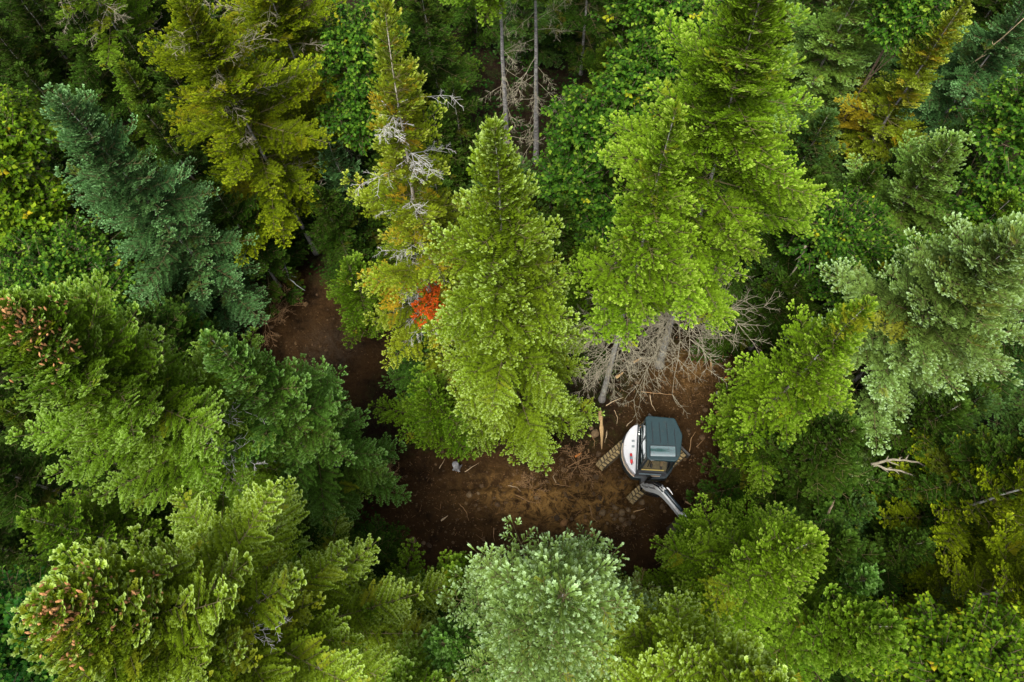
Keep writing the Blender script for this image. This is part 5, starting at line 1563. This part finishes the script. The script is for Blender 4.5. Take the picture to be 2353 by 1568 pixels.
# fine litter nobody could count: chips, needles and grit, one object
def litter():
    g = np.random.default_rng(77)
    P, D, L, Wd = [], [], [], []
    for (cx, cy, rx, ry, n) in ((1720, 905, 130, 75, 700), (1620, 960, 160, 90, 420), (1400, 1150, 110, 60, 380), (1250, 1210, 300, 110, 420), (1060, 1230, 130, 110, 220), (760, 850, 130, 120, 150), (1770, 1180, 90, 110, 260), (1560, 1300, 110, 60, 160)):
        for _ in range(int(n * .75)):
            x, y = cx + g.normal(0, .6) * rx, cy + g.normal(0, .6) * ry
            P.append(S(x, y, .012 + g.uniform(0, .02))); a = g.uniform(0, 6.28)
            D.append((math.cos(a), math.sin(a), g.normal(0, .12)))
            L.append(g.choice([.03, .05, .09, .16, .28], p=[.34, .3, .2, .11, .05])); Wd.append(g.uniform(.005, .014) if L[-1] > .08 else g.uniform(.008, .022))
    P, D, L, Wd = np.array(P), unit(np.array(D)), np.array(L), np.array(Wd)
    P[:, 2] = GZ(P[:, 0], P[:, 1]) + .012 + Wd * .3
    P1 = P + D * L[:, None]; P1[:, 2] = GZ(P1[:, 0], P1[:, 1]) + .016
    V, Fq = tubes(P, P1, Wd * .5, Wd * .35, 4)
    o = mesh_np('wood_litter', V, Fq, bark('mixed_litter', (0.055, 0.028, 0.010), (0.34, 0.19, 0.075), scale=2.3))
    tag(o, 'scattered wood chips, twigs and bark bits on the torn-up dirt', 'litter', kind='stuff')
    # leafy ground cover in the shade of the forest
    pts = []
    while len(pts) < 5200:
        p = np.array([g.uniform(-22, 24), g.uniform(-6, 28)])
        if inside(p, CLEARG) or edge_dist(p, CLEARG) < .5: continue
        pts.append((p[0], p[1], g.uniform(.03, .55)))
    pts = np.array(pts)
    n = len(pts); nl = 8
    idx = np.repeat(np.arange(n), nl)
    a = g.uniform(0, 6.28, n * nl); D = np.stack([np.cos(a), np.sin(a), g.uniform(-.3, .25, n * nl)], 1); D = unit(D)
    base = pts[idx] + D * g.uniform(0, .12, n * nl)[:, None] + g.normal(0, .16, (n * nl, 3)) * np.array([1, 1, .3])
    S_ = unit(np.cross(D, np.array([0, 0, 1.0]) + g.normal(0, .3, (n * nl, 3))))
    l = g.uniform(.06, .17, n * nl)[:, None]
    V = np.stack([base, base + D * l * .45 + S_ * l * .3, base + D * l, base + D * l * .45 - S_ * l * .3], 1).reshape(-1, 3)
    Fq = (np.arange(n * nl) * 4)[:, None] + np.arange(4)[None]
    C = np.zeros((n * nl, 4, 4)); C[:, :, 0] = (g.random(n * nl) * .5)[:, None]; C[:, :, 1] = g.random(n)[idx][:, None]; C[:, :, 2] = g.random(n * nl)[:, None]
    o = mesh_np('ground_cover', V, Fq, PAL['leaf_dark'], col=C.reshape(-1, 4))
    tag(o, 'low dark leafy ground cover under the forest', 'ground cover', kind='stuff')


litter()


def clods():
    g = np.random.default_rng(78)
    bm = bmesh.new(); bmesh.ops.create_icosphere(bm, subdivisions=1, radius=1)
    bv = np.array([v.co[:] for v in bm.verts]); bf = np.array([[v.index for v in f.verts] for f in bm.faces]); bm.free()
    Vs, Fs, o = [], [], 0
    for (cx, cy, rx, ry, n) in ((1400, 1170, 330, 110, 900), (1080, 1240, 190, 120, 420), (1620, 950, 170, 110, 420), (1720, 1180, 120, 130, 220), (1520, 1260, 100, 60, 260), (760, 840, 160, 150, 260)):
        for _ in range(n):
            p = S(cx + g.normal(0, .55) * rx, cy + g.normal(0, .55) * ry)
            s = min(.015 * g.pareto(2.2) + .012, .10)
            v = bv * (1 + g.normal(0, .16, (len(bv), 1))) * s * g.uniform(.7, 1.3, 3) * np.array([1, 1, .7])
            a = g.uniform(0, 6.28)
            v = v @ np.array([[math.cos(a), -math.sin(a), 0], [math.sin(a), math.cos(a), 0], [0, 0, 1]])
            Vs.append(v + np.array([p[0], p[1], GZ(p[0], p[1]) + s * .2])); Fs.append(bf + o); o += len(bv)
    ob = mesh_np('soil_clods', np.concatenate(Vs), np.concatenate(Fs), bark('crumbled_soil', (0.030, 0.017, 0.006), (0.125, 0.070, 0.024), scale=1.7))
    tag(ob, 'crumbs and clods of torn-up brown soil over the clearing', 'soil', kind='stuff')


clods()

# ---------------------------------------------------------------- the rust-orange dead spray on the yellowing spruce
def spray(root, px, py, z, dirv, L, pal, seed, name='dead_spray', label=None, n=5, jit=.28, spread=.10, d2=.10, d3=.06, altv=0.0):
    g = np.random.default_rng(seed)
    p = at(px, py, z)
    bpy.context.view_layer.update()
    iw = root.matrix_world.inverted()
    P, D, Nn, Ls, B = [], [], [], [], []
    for i in range(n):
        d = unit(np.array(dirv) + g.normal(0, jit, 3))
        P.append(p + g.normal(0, spread, 3)); D.append(d); Nn.append((0, 0, 1.0)); Ls.append(L * g.uniform(.7, 1.1)); B.append((0, 0, -.08))
    P, D, Nn, Ls, B = map(np.array, (P, D, Nn, Ls, B))
    p2, d2, n2, l2, i2, f2 = side_twigs(P, D, Nn, Ls, B, .1 * Ls, d2, 1, lambda r, g: np.clip(.6 * r + .1, .1, .45) * g.uniform(.7, 1.1, len(r)), .9, g, .1)
    p3, d3, n3, l3, i3, f3 = side_twigs(p2, d2, n2, l2, np.zeros_like(p2), .02 + 0 * l2, d3, 1, lambda r, g: np.full(len(r), .10) * g.uniform(.7, 1.2, len(r)), .8, g, .12)
    P5, D5, N5, L5 = np.concatenate([p3, p2 + d2 * (l2 * .6)[:, None]]), np.concatenate([d3, d2]), np.concatenate([n3, n2]), np.concatenate([l3, l2 * .5])
    V, Fc, C = shoots_mesh(P5, D5, N5, L5, np.full(len(L5), .035), np.clip(g.normal(.6, .25, len(L5)), 0, 1), g.random(len(L5)), np.full(len(L5), altv), g)
    M4 = np.array(iw); V = V @ M4[:3, :3].T + M4[:3, 3]
    o = mesh_np(name, V, Fc, PAL[pal], root, col=C)
    if label: o["label"] = label
    return o


spray(t2, 978, 650, 8.2, (.05, -.5, -.9), .85, 'orange', 4, label='rust-orange dead spray', n=5, jit=.45, spread=.24, d2=.16, d3=.085)
spray(t2, 925, 648, 7.6, (-.2, -.5, -.8), .7, 'yellow', 5, n=3, jit=.4, spread=.2, d2=.16, d3=.085, altv=1.0, name='fading_spray', label='faintly orange fading spray')

spray(t12, 1612, 1262, 3.2, (-.30, 1, .22), 1.15, 'bright', 2, 'branch_spray')
spray(t12, 1690, 1262, 3.4, (.0, 1, .25), 1.5, 'bright', 3, 'branch_spray')
